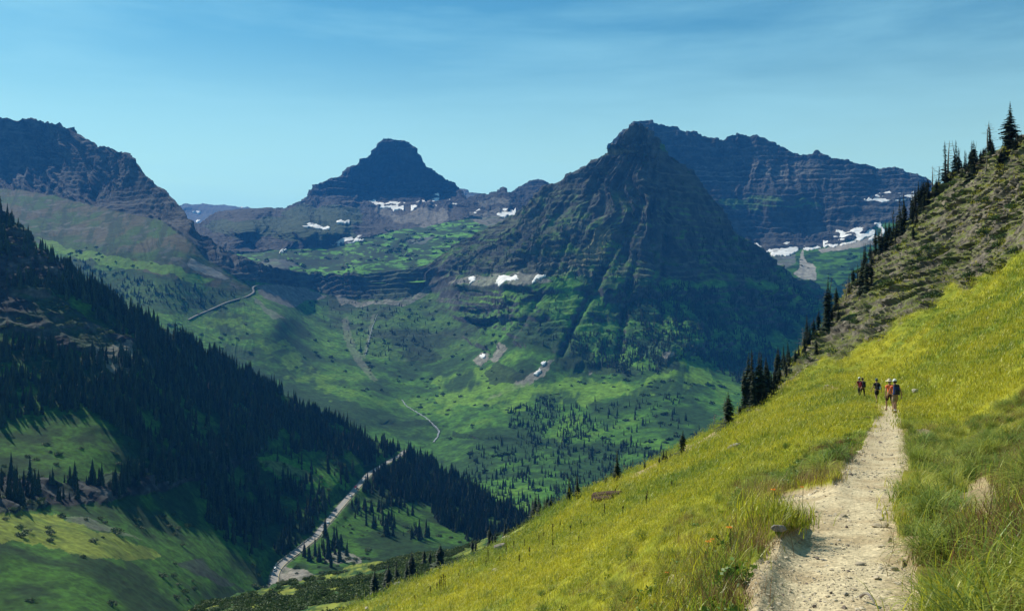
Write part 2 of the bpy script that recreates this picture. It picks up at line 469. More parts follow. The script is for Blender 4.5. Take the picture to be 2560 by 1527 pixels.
SN = [(LF, [(920,503),(935,501),(960,506),(1000,505),(1012,512),(1010,526),(985,527),(950,517),(925,512)], 'long snowfield at the left foot of the broad far peak'),
      (LF, [(1028,512),(1050,506),(1080,500),(1093,486),(1097,505),(1115,508),(1140,500),(1143,510),(1100,516),(1060,518),(1030,524)], 'snowfield with a thin finger up a gully on the broad far peak'),
      (LF, [(752,562),(775,560),(800,565),(830,570),(828,575),(790,571),(755,567)], 'thin snow strip on the ledge under the broad far peak'),
      (LF, [(848,552),(872,552),(870,558),(845,557)], 'tiny snow fleck above the thin snow strip'),
      (LF, [(835,610),(850,600),(875,594),(878,600),(905,590),(908,600),(880,610),(860,609),(840,618)], 'broken snow patch beside the dark cliff band above the pass meadow'),
      (LF, [(700,624),(735,623),(736,629),(700,628)], 'small snow fleck at the foot of the dark blue cliff band'),
      (LF, [(1178,538),(1195,526),(1198,532),(1184,540)], 'small triangular snow patch below the jagged ridge'),
      (LF, [(1240,535),(1262,522),(1272,526),(1290,520),(1286,535),(1262,541)], 'bright snow patch touching the left edge of the pyramid'),
      ]

# ================================================================ hazy table mountain and ridge beyond
ctH = [(430,518,8200),(660,530,8200),(430,580,7000),(660,580,7000)]
LH = Land(430, 660, 3, [(430,520),(470,515),(560,512),(600,515),(615,522),(640,530),(660,540)], [(430,585),(660,585)], ctH, rstep=3, back=(5, 200, 1.5, 0.3))
rocky(LH, 500, 50, 60, 0.5, 5)
cH = np.broadcast_to(C_ROCK, LH.P.shape).copy()
emit(LH, 'mountain', np.ones((LH.PX.shape[0]-1, LH.PX.shape[1]-1), bool), cH, M_ROCK, False, label='pale table mountain far away in the gap beside the left mountain')
SN += [(LH, [(472,527),(505,519),(502,528),(480,534)], 'streak of snow high on the pale table mountain'),
       (LH, [(486,553),(505,543),(503,553),(492,559)], 'snow patch low on the pale table mountain'),
       (LH, [(600,523),(616,519),(614,525),(602,527)], 'snow speck at the right end of the pale table mountain')]
LK = Land(1130, 1230, 3, [(1130,480),(1152,472),(1162,475),(1172,483),(1200,486),(1230,492)], [(1130,520),(1230,520)], [(1130,480,7000),(1230,490,7000),(1130,520,6500),(1230,520,6500)], rstep=3, back=(4, 200, 1.5, 0.4))
rocky(LK, 400, 30, 60, 0.5, 5)
emit(LK, 'mountain', np.ones((LK.PX.shape[0]-1, LK.PX.shape[1]-1), bool), np.broadcast_to(C_ROCK, LK.P.shape).copy(), M_ROCK, False, label='pale distant ridge just right of the broad far peak')

# ================================================================ long range on the right
topJ = [(1520,360),(1560,330),(1581,313),(1600,303),(1610,301),(1626,303),(1642,311),(1691,317),(1699,327),(1715,332),(1732,331),(1764,345),(1809,353),(1817,341),(1829,334),(1849,335),(1894,343),(1931,357),(1967,372),(2000,386),(2032,386),(2036,378),(2044,376),(2056,384),(2081,396),(2121,404),(2150,414),(2162,410),(2186,420),(2215,424),(2259,424),(2280,435),(2296,433),(2316,443),(2333,457),(2400,520),(2500,640)]
botJ = [(1520,640),(1700,640),(1850,760),(2150,840),(2500,800)]
ctJ = [(1520,360,4100),(1610,301,4100),(1829,334,4050),(2044,376,3950),(2215,424,3850),(2333,457,3750),(2500,640,3300),(1700,480,3850),(1800,500,3780),(1950,505,3665),(1750,520,3720),(2100,520,3610),(2200,495,3690),(2200,515,3600),(1700,600,3600),(1900,615,3560),(2000,600,3560),(2100,590,3500),(2200,560,3500),(1950,440,3840),
       (1900,640,3420),(2000,640,3380),(2150,620,3300),(1950,690,3120),(2100,690,3100),(1850,760,3000),(2150,840,2950),(2300,560,3400),(2500,800,2950),(1700,640,3450),(1520,640,3500),(2300,700,3080)]
LJ = Land(1520, 2500, 2, topJ, botJ, ctJ, rstep=1.8, jag=1.5, jf=0.15, back=(10, 40, 1.5, 0.9))
x, y = LJ.PX, LJ.PY
lineJ = np.interp(x, [1520,1850,1880,1940,1990,2060,2130,2200,2500], [900,640,628,632,625,618,605,560,540])
basin = y > lineJ
rocky(LJ, 190, 34, 24, 0.34, 4, zwarp=16, rib=LJ.PX / 38, ribamp=10, mask=np.where(basin, 0.2, 1.0))
n = fbm(LJ.P[..., 0] / 50, LJ.P[..., 1] / 50, LJ.P[..., 2] / 50, 4); nz = LJ.N[..., 2]
zb = perlin(LJ.z_ / 9.0, 0.3, 0.7)
cJ = mixc(C_ROCK2 * 0.6, C_ROCK * 0.65, np.clip(0.5 + n, 0, 1))
cJ = mixc(cJ, C_SCREE * 0.6, (sstep(0.45, 0.8, nz) * sstep(-.1, .3, zb)) * np.where(wpip(x, y, [(1700,390),(1790,385),(1940,390),(2100,420),(2120,460),(1700,455)], 20), 0.9, 0.35))
band = wpip(x, y, [(1800,505),(1900,495),(2030,500),(2060,520),(1900,525),(1800,520)], 10)
cJ = mixc(cJ, C_GRASS * 0.7 + C_ROCK * 0.3, band * sstep(0.3, 0.6, nz) * 0.8)
gr = mixc(C_SHRUB, C_GRASS * 0.9, sstep(-0.2, 0.2, fbm(x / 40, y / 9, 1.0, 4)))
cJ = mixc(cJ, gr, basin * 1.0)
cJ = mixc(cJ, C_ROCK * 1.5, (basin & wpip(x, y, [(1870,635),(1990,632),(1985,660),(1960,690),(1920,680)], 8)) * (0.6 + 0.4 * (perlin(y / 3.5, x / 60, 1) > 0)))
cJ = mixc(cJ, C_SCREE * 1.25, (basin & wpip(x, y, [(2004,620),(2018,655),(2042,672),(2040,700),(2020,706),(1985,688),(1998,665)], 4)) * 1.0)
cJ = mixc(cJ, C_SCREE * 1.0, (basin & wpip(x, y, [(2040,625),(2100,612),(2180,592),(2200,600),(2190,614),(2120,622),(2050,634)], 5)) * 1.0)
emit(LJ, 'mountain', np.ones((x.shape[0]-1, x.shape[1]-1), bool), cJ, M_ROCK, False, label='long dark blue mountain wall filling the skyline behind the pyramid')
SN += [(LJ, [(1925,636),(1950,622),(1962,607),(1972,606),(1975,614),(1988,616),(1992,626),(1985,634),(1960,639),(1930,641)], 'bright peaked snow cone at the foot of the right hand wall'),
       (LJ, [(1913,622),(1945,618),(1950,626),(1930,632),(1915,630)], 'shaded snow strip left of the bright snow cone'),
       (LJ, [(1880,612),(1892,607),(1902,614),(1898,622),(1885,619)], 'small shaded snow patch at the edge of the pyramid slope'),
       (LJ, [(2003,619),(2025,613),(2045,616),(2055,622),(2010,625)], 'low shaded snow strip right of the bright snow cone'),
       (LJ, [(2052,601),(2075,592),(2095,574),(2115,582),(2150,570),(2170,572),(2185,578),(2182,590),(2150,600),(2100,606),(2088,617),(2060,618)], 'wide shaded snowfield under the right hand wall'),
       (LJ, [(2100,610),(2125,602),(2140,603),(2120,614),(2105,615)], 'bright tongue at the lower edge of the wide shaded snowfield'),
       (LJ, [(2170,600),(2185,594),(2198,590),(2205,570),(2212,578),(2205,600),(2180,604)], 'bright snow patch beside the ridge conifers'),
       (LJ, [(2186,552),(2195,550),(2210,562),(2206,572),(2190,566)], 'shaded snow fin high in the corner of the wall'),
       (LJ, [(2160,502),(2185,490),(2215,482),(2260,486),(2285,480),(2290,500),(2250,502),(2200,508)], 'pale blue snowfield on the high ledge near the ridge top'),
       (LJ, [(1823,506),(1829,503),(1832,510),(1825,511)], 'isolated snow dot high on the right hand wall'),
       (LJ, [(1994,488),(2006,486),(2012,490),(1998,492)], 'snow flecks in the middle of the right hand wall')]

# ================================================================ valley, left mountain and pyramid
topD = [(-160,290),(0,295),(30,298),(80,297),(110,305),(150,313),(190,330),(215,345),(238,358),(244,371),(250,368),(262,367),(280,371),(310,385),(335,398),(350,418),(365,440),(385,460),(410,480),(435,500),(460,525),(470,545),(500,580),(540,612),(580,635),(620,652),(660,664),(700,672),(760,684),(900,687),(1000,676),(1060,666),(1080,656),(1101,628),(1150,604),(1200,580),(1250,556),(1300,525),(1350,483),(1370,470),(1431,439),(1488,406),(1533,370),(1553,345),(1581,318),(1592,310),(1606,308),(1616,316),(1626,333),(1640,347),(1654,363),(1675,390),(1697,402),(1715,418),(1730,430),(1760,470),(1797,514),(1829,554),(1845,585),(1890,621),(1939,658),(1979,686),(2040,711),(2080,731),(2300,800)]
botD = [(-160,900),(300,930),(700,1080),(1040,1260),(1300,1420),(1500,1360),(1700,1260),(1900,1110),(2100,930),(2300,880)]
ctD = [(-160,290,3600),(0,295,3500),(100,302,3420),(240,360,3200),(365,440,2980),(470,545,2720),(540,612,2650),(620,652,2640),(700,672,2760),(760,684,2950),(900,687,2960),(1060,666,2950),(1101,628,2950),(1200,580,2900),(1350,483,2830),(1488,406,2720),(1606,308,2600),(1715,418,2620),(1797,514,2665),(1845,585,2695),(1939,658,2740),(2080,731,2790),(2300,800,2820),
       (0,470,3240),(100,485,3120),(200,505,3020),(350,535,2850),(430,560,2720),(0,560,2700),(100,650,2450),(0,640,2480),(300,700,2360),(300,620,2520),(480,700,2370),(480,640,2480),(420,590,2600),(628,722,2500),(480,793,2200),(560,755,2330),(400,800,2120),(0,900,1850),(-160,900,1850),(300,930,1850),(-160,600,2600),
       (600,850,2140),(500,850,2080),(700,800,2330),(700,950,1990),(700,1080,1700),(850,900,2300),(940,940,2200),(1000,1010,2030),(1080,1060,1880),(1090,1100,1800),(1040,1260,1400),(900,1010,1930),
       (760,722,2860),(900,752,2890),(1080,728,2880),(700,700,2730),(760,790,2600),(900,830,2600),(1000,800,2670),(900,870,2460),(1000,900,2380),(1100,850,2540),(1100,950,2230),
       (1150,705,2700),(1250,700,2540),(1350,700,2420),(1500,710,2390),(1700,730,2390),(1900,745,2520),(1150,735,2680),(1350,750,2370),(1700,770,2340),
       (1250,850,2360),(1500,850,2220),(1700,880,2130),(1850,900,2260),(1950,820,2500),(1300,900,2170),(1300,970,2040),(1500,950,2060),(1700,960,1960),(1200,1050,1850),(1500,1050,1760),(1700,1050,1700),(1850,960,2060),(1850,1030,1800),(1500,1150,1520),(1300,1150,1580),(1700,1130,1450),(1300,1260,1300),(1500,1260,1260),(1300,1420,1000),(1500,1360,1080),(1700,1260,1150),(1900,1110,1500),(2100,930,2150),(2000,800,2580),(2300,880,2450),
       (1300,640,2580),(1500,640,2490),(1640,640,2440),(1800,650,2570),(1640,560,2480),(1640,470,2530),(1500,520,2600),(1400,560,2650),(1720,560,2530),(1200,650,2760)]
LD = Land(-160, 2300, 2.5, topD, botD, ctD, rstep=2.4, jag=2.0, jf=0.12, back=(10, 25, 1.55, 1.0))
x, y = LD.PX, LD.PY
for ln, h_, A_ in [([(1130,722),(1250,722),(1350,728),(1500,722),(1570,724)], 9, 11), ([(1490,748),(1600,738),(1700,744),(1800,742),(1990,746)], 20, 24), ([(1120,800),(1300,800),(1450,790),(1570,800)], 9, 9),
                   ([(1370,880),(1400,900),(1440,922),(1475,922),(1500,900),(1530,938),(1580,922),(1610,896),(1640,905),(1665,915),(1700,880),(1750,878),(1900,868)], 17, 17), ([(980,880),(1010,890),(1050,902),(1110,890)], 12, 12),
                   ([(1200,935),(1260,950),(1300,953),(1350,940)], 8, 8), ([(1480,388),(1560,376),(1620,378),(1710,392)], 13, 10), ([(1150,850),(1220,870),(1290,860),(1340,880)], 9, 8), ([(1130,775),(1200,770),(1300,765)], 7, 6), ([(940,1052),(1000,1056),(1090,1058),(1130,1062)], 6, 7), ([(1130,1090),(1300,1102),(1450,1120),(1720,1135)], 6, 8)]:
    cliff_band(LD, ln, h_, A_)
for ln, w_, A_ in [([(1585,540),(1545,600),(1520,650),(1480,730),(1440,800),(1405,880)], 9, 16), ([(1640,420),(1610,500),(1580,580),(1560,640)], 8, 11), ([(1500,450),(1450,540),(1410,620),(1380,680)], 8, 11), ([(1400,520),(1340,600),(1300,670)], 8, 9), ([(1590,640),(1575,700),(1560,780),(1545,900)], 10, 12), ([(1300,590),(1250,640),(1220,690)], 7, 8), ([(1350,730),(1320,790),(1280,850)], 7, 8), ([(1660,600),(1650,700),(1660,800)], 9, 10)]:
    bd = np.full(LD.PX.shape, 1e9)
    for (ax, ay), (bx, by) in zip(ln[:-1], ln[1:]):
        t_ = np.clip(((LD.PX - ax) * (bx - ax) + (LD.PY - ay) * (by - ay)) / ((bx - ax) ** 2 + (by - ay) ** 2), 0, 1)
        bd = np.minimum(bd, np.hypot(LD.PX - ax - t_ * (bx - ax), LD.PY - ay - t_ * (by - ay)))
    LD.P0 = LD.P0 - LD.N0 * (A_ * np.exp(-(bd / w_) ** 2) * LD.front)[..., None]
LD.N0 = grid_normals(LD.P0)
# what is rock, what is gentle ground
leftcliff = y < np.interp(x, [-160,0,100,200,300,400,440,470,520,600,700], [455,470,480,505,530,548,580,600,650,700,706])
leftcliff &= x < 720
headwall = (x >= 640) & (x < 1110) & (y < np.interp(x, [640,700,760,820,900,960,1030,1090,1110], [706,712,718,738,746,750,742,712,690]))
pyr = (x >= 1060) & (y < np.interp(x, [1060,1110,1200,1400,1700,2040,2300], [690,688,684,690,700,712,800]))
ledge = (x >= 1100) & ~pyr & (y < 735)
midcl = (x >= 1150) & ~pyr & (y < np.interp(x, [1150,1250,1350,1450,1560,1620,1700,1800,1900,2300], [800,830,865,905,930,880,890,880,900,1000]))
gully_low = (x > 820) & (x < 1200) & ~pyr & ~headwall & (y < np.interp(x, [820,900,1000,1100,1200], [800,880,905,900,870]))
mask = np.full(x.shape, 0.16)
for mm, v in ((gully_low, 0.45), (midcl, 0.7), (ledge, 0.5), (pyr, 1.0), (headwall, 0.9), (leftcliff, 1.0)):
    mask = np.where(mm, v, mask)
mask = np.where((x < 640) & ~leftcliff, 0.3, mask)
for _ in range(3):   # soften the borders
    mask[1:-1, 1:-1] = (mask[1:-1, 1:-1] * 2 + mask[:-2, 1:-1] + mask[2:, 1:-1] + mask[1:-1, :-2] + mask[1:-1, 2:]) / 6
ribD = np.where(x > 900, np.arctan2(x - 1612, y - 215) / 0.11, (x - 0.35 * y) / 34.0)
rocky(LD, 150, 17, 17, np.where(leftcliff, 0.22, 0.42), 2.0, mask=mask, zwarp=16, rib=ribD + 0.8 * fbm(LD.PX / 120, LD.PY / 120, 6.0, 3), ribamp=19)
X, Y_, Z = LD.P[..., 0], LD.P[..., 1], LD.P[..., 2]
nz = LD.N[..., 2]
n = fbm(X / 35, Y_ / 35, Z / 35, 4); n2 = fbm(X / 130, Y_ / 130, Z / 130 + 4, 3); nf = fbm(X / 12, Y_ / 12, Z / 12, 3)
streak = fbm(x / 26 + y / 60, y / 110 - x / 160, 2.0, 4)
strat = perlin(LD.z_ / 7.0, 0.3, 0.7)
rock = mixc(C_ROCK2, C_ROCK * 1.1, np.clip(0.5 + 1.2 * n, 0, 1))
rock = mixc(rock, C_SCREE * 0.8, sstep(0.0, 0.4, strat) * sstep(0.35, 0.7, nz) * 0.6)
green = mixc(C_SHRUB * 1.1, C_GRASS, sstep(-0.3, 0.3, n2 + 0.5 * n))
green = mixc(green, C_MEAD * 0.9, sstep(0.15, 0.5, n2 - 0.3 * n) * 0.6)
cD = green.copy()
cD = mixc(cD, C_SHRUB, (sstep(0.1, 0.3, nf + n * 0.5)) * 0.55)
veg = sstep(0.42, 0.62, nz + 0.28 * n)
vegm = sstep(0.34, 0.56, nz + 0.25 * n)
cD = mixc(cD, mixc(rock, green * 1.15, vegm * 0.9), midcl * 1.0)
cD = mixc(cD, mixc(rock, green * 0.8, veg * 0.85), gully_low * 1.0)
bush = sstep(0.0, 0.3, n + 0.3 * nf)
cD = mixc(cD, mixc(rock * 0.72, green * 0.8 + C_TAN * 0.10, veg * (0.35 + 0.65 * bush) * sstep(380, 600, y)), pyr * 1.0)
cD = mixc(cD, C_TAN * 0.8, (pyr & wpip(x, y, [(1440,650),(1500,570),(1530,575),(1510,610),(1515,650),(1470,662),(1430,665)], 12)) * 0.75)
cD = mixc(cD, C_TAN * 0.75, (pyr & wpip(x, y, [(1480,385),(1530,372),(1600,375),(1560,382),(1500,392)], 5)) * 0.8)
cD = mixc(cD, C_GRASS * 0.9, (pyr & wpip(x, y, [(1650,362),(1700,385),(1690,395),(1645,375)], 5)) * 0.8)
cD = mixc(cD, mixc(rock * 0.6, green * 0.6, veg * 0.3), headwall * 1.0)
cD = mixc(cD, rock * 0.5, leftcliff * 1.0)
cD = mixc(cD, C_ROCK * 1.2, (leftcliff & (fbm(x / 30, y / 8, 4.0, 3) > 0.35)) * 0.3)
# left mountain's long apron: tan grass, green, strips of dark shrub running down to the right
ap = (x < 640) & ~leftcliff & (y < np.interp(x, [-160,0,100,200,300,400,500,560,630], [560,560,610,640,665,690,710,725,735]))
st2 = fbm((x - 1.5 * y) / 60, (x * 0.55 + y) / 14 * 0.5, 3.0, 4)
apc = mixc(C_TAN * 0.36, C_GRASS * 0.6, sstep(-0.2, 0.2, n2)); apc = mixc(apc, C_SHRUB, sstep(0.0, 0.2, streak + 0.3 * n) * 0.9); apc = mixc(apc, rock, sstep(0.15, 0.4, n) * 0.6)
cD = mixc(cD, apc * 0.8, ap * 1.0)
cD = mixc(cD, C_MEAD * 0.9, wpip(x, y, [(90,590),(200,625),(300,640),(420,660),(540,700),(500,706),(380,680),(260,660),(130,625)], 7) * 0.85)
cD = mixc(cD, C_SCREE * 0.85, wpip(x, y, [(475,646),(520,665),(575,698),(560,702),(470,668)], 4) * 1.0)
cD = mixc(cD, C_SHRUB * 1.05, wpip(x, y, [(130,640),(300,675),(500,715),(640,720),(640,745),(500,760),(480,800),(300,760)], 14) * 0.65)
# bowl
scr = wpip(x, y, [(640,716),(700,708),(760,716),(820,738),(800,745),(740,765),(700,762),(650,738)], 6)
cD = mixc(cD, C_SCREE * 0.6, scr * 0.95)
cD = mixc(cD, C_SCREE * 0.8, wpip(x, y, [(830,738),(900,752),(1000,752),(1060,725),(1092,705),(1098,716),(1060,745),(1000,768),(850,762)], 6) * (0.5 + 0.5 * sstep(-.1, .2, nf)))
cD = mixc(cD, C_SCREE * 0.8, wpip(x, y, [(640,745),(700,790),(720,800),(690,800),(640,760)], 8) * 0.5)
cD = mixc(cD, C_SCREE * 0.9, (wpip(x, y, [(1110,712),(1160,698),(1250,685),(1345,688),(1380,700),(1330,715),(1240,718),(1160,716)], 6) & (n > -0.35)) * 0.8)
cD = mixc(cD, C_GRASS * 1.1, wpip(x, y, [(1080,730),(1160,712),(1240,718),(1330,716),(1400,700),(1500,712),(1480,722),(1300,728),(1150,730)], 5) * 0.8)
for pl in ([(1180,895),(1215,880),(1225,900),(1195,915)], [(1250,850),(1262,875),(1250,885),(1240,905),(1225,900)], [(1340,925),(1375,895),(1385,900),(1360,940),(1310,965),(1270,985),(1200,1010),(1260,970)], [(1475,915),(1480,935),(1470,945)], [(1655,880),(1680,880),(1690,895),(1660,905)]):
    cD = mixc(cD, C_SCREE * 0.85, wpip(x, y, pl, 6, 0.05) * 0.85)
fan = wpip(x, y, [(1100,1020),(1080,960),(1160,920),(1250,905),(1330,960),(1420,950),(1560,960),(1640,930),(1720,880),(1790,900),(1780,960),(1640,980),(1500,1000),(1330,1010),(1200,1030)], 20)
cD = mixc(cD, C_MEAD * 0.95, fan * sstep(-0.35, 0.1, n2 + 0.5 * streak) * 0.9)
cD = mixc(cD, C_MEAD * 0.85, wpip(x, y, [(560,760),(700,840),(840,960),(900,1000),(820,1000),(700,930),(600,850),(500,800)], 20) * sstep(-0.1, 0.3, st2) * 0.7)
cD = mixc(cD, C_SHRUB * 0.8, (wpip(x, y, [(1130,1080),(1300,1090),(1500,1110),(1700,1125),(1700,1140),(1450,1130),(1300,1110),(1130,1095)], 5) | wpip(x, y, [(950,1045),(1080,1052),(1090,1066),(960,1066)], 5)) * 0.9)
for pl in ([(1210,935),(1240,905),(1300,925),(1340,925),(1300,955),(1220,960)], [(990,870),(1080,870),(1110,890),(1080,905),(1010,900)], [(1380,890),(1470,880),(1500,910),(1560,900),(1600,930),(1560,945),(1520,935),(1440,925),(1400,915)], [(1640,900),(1700,890),(1715,910),(1670,935),(1640,925)]):
    cD = mixc(cD, C_TREE * 1.4, wpip(x, y, pl, 8, 0.04) * 0.85)
for pl in ([(868,790),(876,830),(890,870),(905,890),(925,925),(945,950),(935,955),(905,925),(880,890),(860,850),(855,800)], [(932,785),(938,785),(928,840),(918,880),(912,895),(905,890),(915,860),(922,820)]):
    cD = mixc(cD, C_SCREE * 1.0, wpip(x, y, pl, 3, 0.08) * 0.3)
stp = 1 - sstep(0.38, 0.58, nz + 0.1 * n)
cD = mixc(cD, rock * 0.75, stp * np.where(pyr | leftcliff | headwall, 0.2, 0.85))
fcx, fcy = facec(x), facec(y)
right = fcx > 1085
pyrf = facec(pyr.astype(float)) > 0.5
leftf = ((facec((leftcliff | ap).astype(float)) > 0.5) & (fcx < 700))
hwf = (facec(headwall.astype(float)) > 0.5) & ~leftf & ~pyrf
emit(LD, 'mountain', pyrf, cD, M_ROCK, False, label='steep dark pyramid shaped mountain with ribbed face in the middle right')
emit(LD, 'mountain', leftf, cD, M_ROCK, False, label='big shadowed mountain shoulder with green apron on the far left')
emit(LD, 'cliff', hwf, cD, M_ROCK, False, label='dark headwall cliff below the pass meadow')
emit(LD, 'valley', ~pyrf & ~leftf & ~hwf, cD, M_VALLEY, False, label='green glacial valley with grassy fans below the pyramid')
SN += [(LD, [(1173,697),(1180,693),(1192,695),(1190,703),(1180,708)], 'small snow patch left on the shelf of the pyramid'),
       (LD, [(1242,709),(1252,690),(1268,684),(1280,690),(1300,688),(1302,697),(1285,709),(1275,704),(1262,712)], 'largest bright snow patch on the shelf of the pyramid'),
       (LD, [(1331,708),(1345,688),(1350,690),(1362,688),(1350,700)], 'v shaped snow patch right of the largest shelf patch'),
       (LD, [(1352,910),(1360,903),(1368,906),(1358,919)], 'upper snow scrap in the gully above the green fans'),
       (LD, [(1332,940),(1345,925),(1352,928),(1340,940)], 'lower snow scrap in the gully above the green fans'),
       (LD, [(1200,893),(1208,890),(1208,897),(1200,898)], 'snow scrap under the left scree chute')]

# ================================================================ nearer left side of the valley
topC = [(-160,380),(0,520),(14,530),(20,552),(60,572),(80,590),(95,622),(130,655),(200,700),(260,738),(330,785),(400,822),(480,866),(560,902),(640,950),(720,992),(800,1040),(900,1084),(960,1112),(1010,1136),(1060,1150),(1120,1185),(1180,1220),(1250,1262),(1300,1290),(1360,1320),(1430,1330),(1520,1330),(1640,1290),(1760,1250)]
botC = [(-160,1700),(1760,1700)]
ctC = [(-160,380,1030),(0,520,1000),(95,622,960),(200,700,960),(330,785,1000),(480,866,1060),(640,950,1120),(800,1040,1170),(1010,1136,1230),(1180,1220,1150),(1300,1290,1020),(1430,1330,900),(1760,1250,900),
       (687,1457,740),(684,1419,775),(741,1381,815),(789,1343,860),(827,1295,925),(870,1244,1000),(908,1200,1070),(946,1169,1130),(983,1147,1180),
       (620,1500,665),(500,1500,570),(300,1500,460),(0,1527,390),(-160,1700,300),(300,1700,340),(700,1700,520),(1000,1700,560),(1400,1700,560),(1760,1700,560),(250,1400,500),(0,1300,500),(450,1400,620),(560,1400,700),
       (130,1240,600),(130,1200,620),(0,1210,590),(300,1190,690),(300,1150,710),(450,1170,790),(600,1160,900),(600,1130,915),(150,1100,700),(300,1000,790),(150,950,790),(0,900,780),(0,760,870),(300,900,860),(500,1000,950),(650,1060,1010),(800,1120,1080),(850,1180,1040),(700,1230,930),(600,1300,820),(500,1280,760),(400,1300,680),
       (900,1350,880),(1000,1350,900),(1200,1350,930),(1000,1250,1030),(1150,1280,1040),(1000,1430,780),(850,1450,745),(1300,1420,800),(-160,900,760),(-160,1200,560)]
LC = Land(-160, 1760, 2.5, topC, botC, ctC, jag=3, jf=0.08, back=(12, 12, 1.5, 0.75), tdist=np.concatenate([np.linspace(0, 0.16, 12)[:-1], np.linspace(0.16, 1, 340)]))
x, y = LC.PX, LC.PY
cl1 = wpip(x, y, [(-160,600),(0,640),(40,700),(120,735),(200,780),(260,820),(330,850),(330,880),(290,905),(200,885),(90,850),(0,830),(-160,820)], 10)
cl1b = wpip(x, y, [(-160,350),(0,500),(110,600),(190,680),(140,740),(60,720),(0,690),(-160,650)], 10)
cl2 = wpip(x, y, [(-160,1190),(0,1180),(60,1200),(130,1215),(200,1200),(330,1180),(450,1140),(560,1130),(640,1105),(665,1100),(640,1140),(600,1165),(500,1200),(300,1250),(190,1265),(100,1270),(0,1290),(-160,1290)], 8)
mask = 0.10 + 0.55 * (cl1 | cl1b) + 0.5 * cl2
for _ in range(3):
    mask[1:-1, 1:-1] = (mask[1:-1, 1:-1] * 2 + mask[:-2, 1:-1] + mask[2:, 1:-1] + mask[1:-1, :-2] + mask[1:-1, 2:]) / 6
# the road bench
ROAD = np.array([(694,1492,722),(688,1474,738),(685,1457,752),(686,1438,768),(694,1418,786),(714,1400,800),(741,1381,820),(776,1352,850),(789,1343,862),(805,1319,893),(827,1295,925),(849,1268,962),(870,1244,1000),(889,1222,1034),(908,1200,1070),(924,1182,1098),(946,1169,1128),(983,1147,1180),(1004,1137,1205),(1014,1124,1225)], float)
rocky(LC, 60, 15, 11, 0.45, 2.2, mask=mask, zwarp=6)
# a cliff band is a real drop: push the band's foot back
X, Y_, Z = LC.P[..., 0], LC.P[..., 1], LC.P[..., 2]
rp = np.array([P3(*q) for q in ROAD]); 
def poly_dist(X, Y, pts):
    best = np.full(X.shape, 1e9); zb = np.zeros(X.shape); tb = np.zeros(X.shape); sd = np.zeros(X.shape); acc = 0
    for a, b in zip(pts[:-1], pts[1:]):
        d = b[:2] - a[:2]; L2 = d @ d
        t = np.clip(((X - a[0]) * d[0] + (Y - a[1]) * d[1]) / L2, 0, 1)
        qx = a[0] + t * d[0]; qy = a[1] + t * d[1]
        r = np.hypot(X - qx, Y - qy)
        m = r < best
        best = np.where(m, r, best); zb = np.where(m, a[2] + t * (b[2] - a[2]), zb)
        sd = np.where(m, np.sign((X - a[0]) * d[1] - (Y - a[1]) * d[0]), sd)
    return best, zb, sd
def resample(pts, step):
    pts = np.asarray(pts, float)
    s = np.concatenate([[0], np.cumsum(np.linalg.norm(np.diff(pts, axis=0), axis=1))])
    u = np.arange(0, s[-1], step)
    # Catmull-like smoothing
    out = np.stack([np.interp(u, s, pts[:, k]) for k in range(pts.shape[1])], 1)
    for _ in range(4):
        out[1:-1] = (out[:-2] + 2 * out[1:-1] + out[2:]) / 4
    return out
rps = resample(rp, 6.0)
sub = (np.abs(LC.PX - 850) < 260) & (LC.PY > 1080) & (LC.PY < 1530)
d_, zr, sd = poly_dist(X[sub], Y_[sub], rps)
w = 1 - sstep(5.5, 16, d_)
Zs = LC.P[..., 2].copy(); Zs[sub] = Z[sub] * (1 - w) + (zr - 0.35) * w
LC.P[..., 2] = Zs
LC.road = np.full(x.shape, 1e9); LC.road[sub] = d_
LC.finish()
X, Y_, Z = LC.P[..., 0], LC.P[..., 1], LC.P[..., 2]; nz = LC.N[..., 2]
n = fbm(X / 18, Y_ / 18, Z / 18, 4); n2 = fbm(X / 70, Y_ / 70, Z / 70 + 4, 3); nf = fbm(X / 5, Y_ / 5, Z / 5, 3)
cC = mixc(C_SHRUB * 0.8, C_GRASS * 0.72, sstep(-0.25, 0.3, n2 + 0.6 * n))
cC = mixc(cC, C_SHRUB * 0.8, sstep(0.05, 0.3, nf) * 0.5)
mead = wpip(x, y, [(-160,1270),(0,1275),(150,1290),(280,1340),(380,1370),(400,1385),(380,1402),(250,1395),(100,1360),(-160,1340)], 8)
cC = mixc(cC, np.array([0.14, 0.17, 0.024]), mead * (0.55 + 0.4 * sstep(-.3, .2, n)))
cC = mixc(cC, C_GRASS * 1.4, wpip(x, y, [(640,1140),(720,1150),(860,1180),(880,1200),(780,1220),(660,1180)], 10) * 0.6)
cC = mixc(cC, C_TAN * 0.6, wpip(x, y, [(640,1150),(700,1160),(800,1190),(780,1200),(690,1185)], 6) * 0.5)
rockc = mixc(C_ROCK2 * 0.4, C_ROCK * 0.9, np.clip(0.2 + 1.4 * n, 0, 1))
rockc = mixc(rockc, C_SHRUB, (sstep(0.5, 0.7, nz) * sstep(-0.1, 0.2, n2)) * 0.7)
cC = mixc(cC, rockc, np.clip((cl1 | cl1b | cl2) * 1.0, 0, 1))
cC = mixc(cC, C_SCREE * 0.8, wpip(x, y, [(240,880),(330,860),(340,900),(320,930),(280,930),(230,900)], 10) * 0.6)
cC = mixc(cC, C_SCREE * 0.9, wpip(x, y, [(130,1285),(220,1295),(300,1330),(360,1350),(300,1340),(200,1310)], 4) * 0.35)
cC = mixc(cC, C_SCREE * 0.95, wpip(x, y, [(700,1430),(712,1410),(760,1420),(800,1440),(850,1468),(800,1480),(720,1486),(702,1460)], 7) * (0.5 + 0.5 * sstep(-.2, .2, n)))
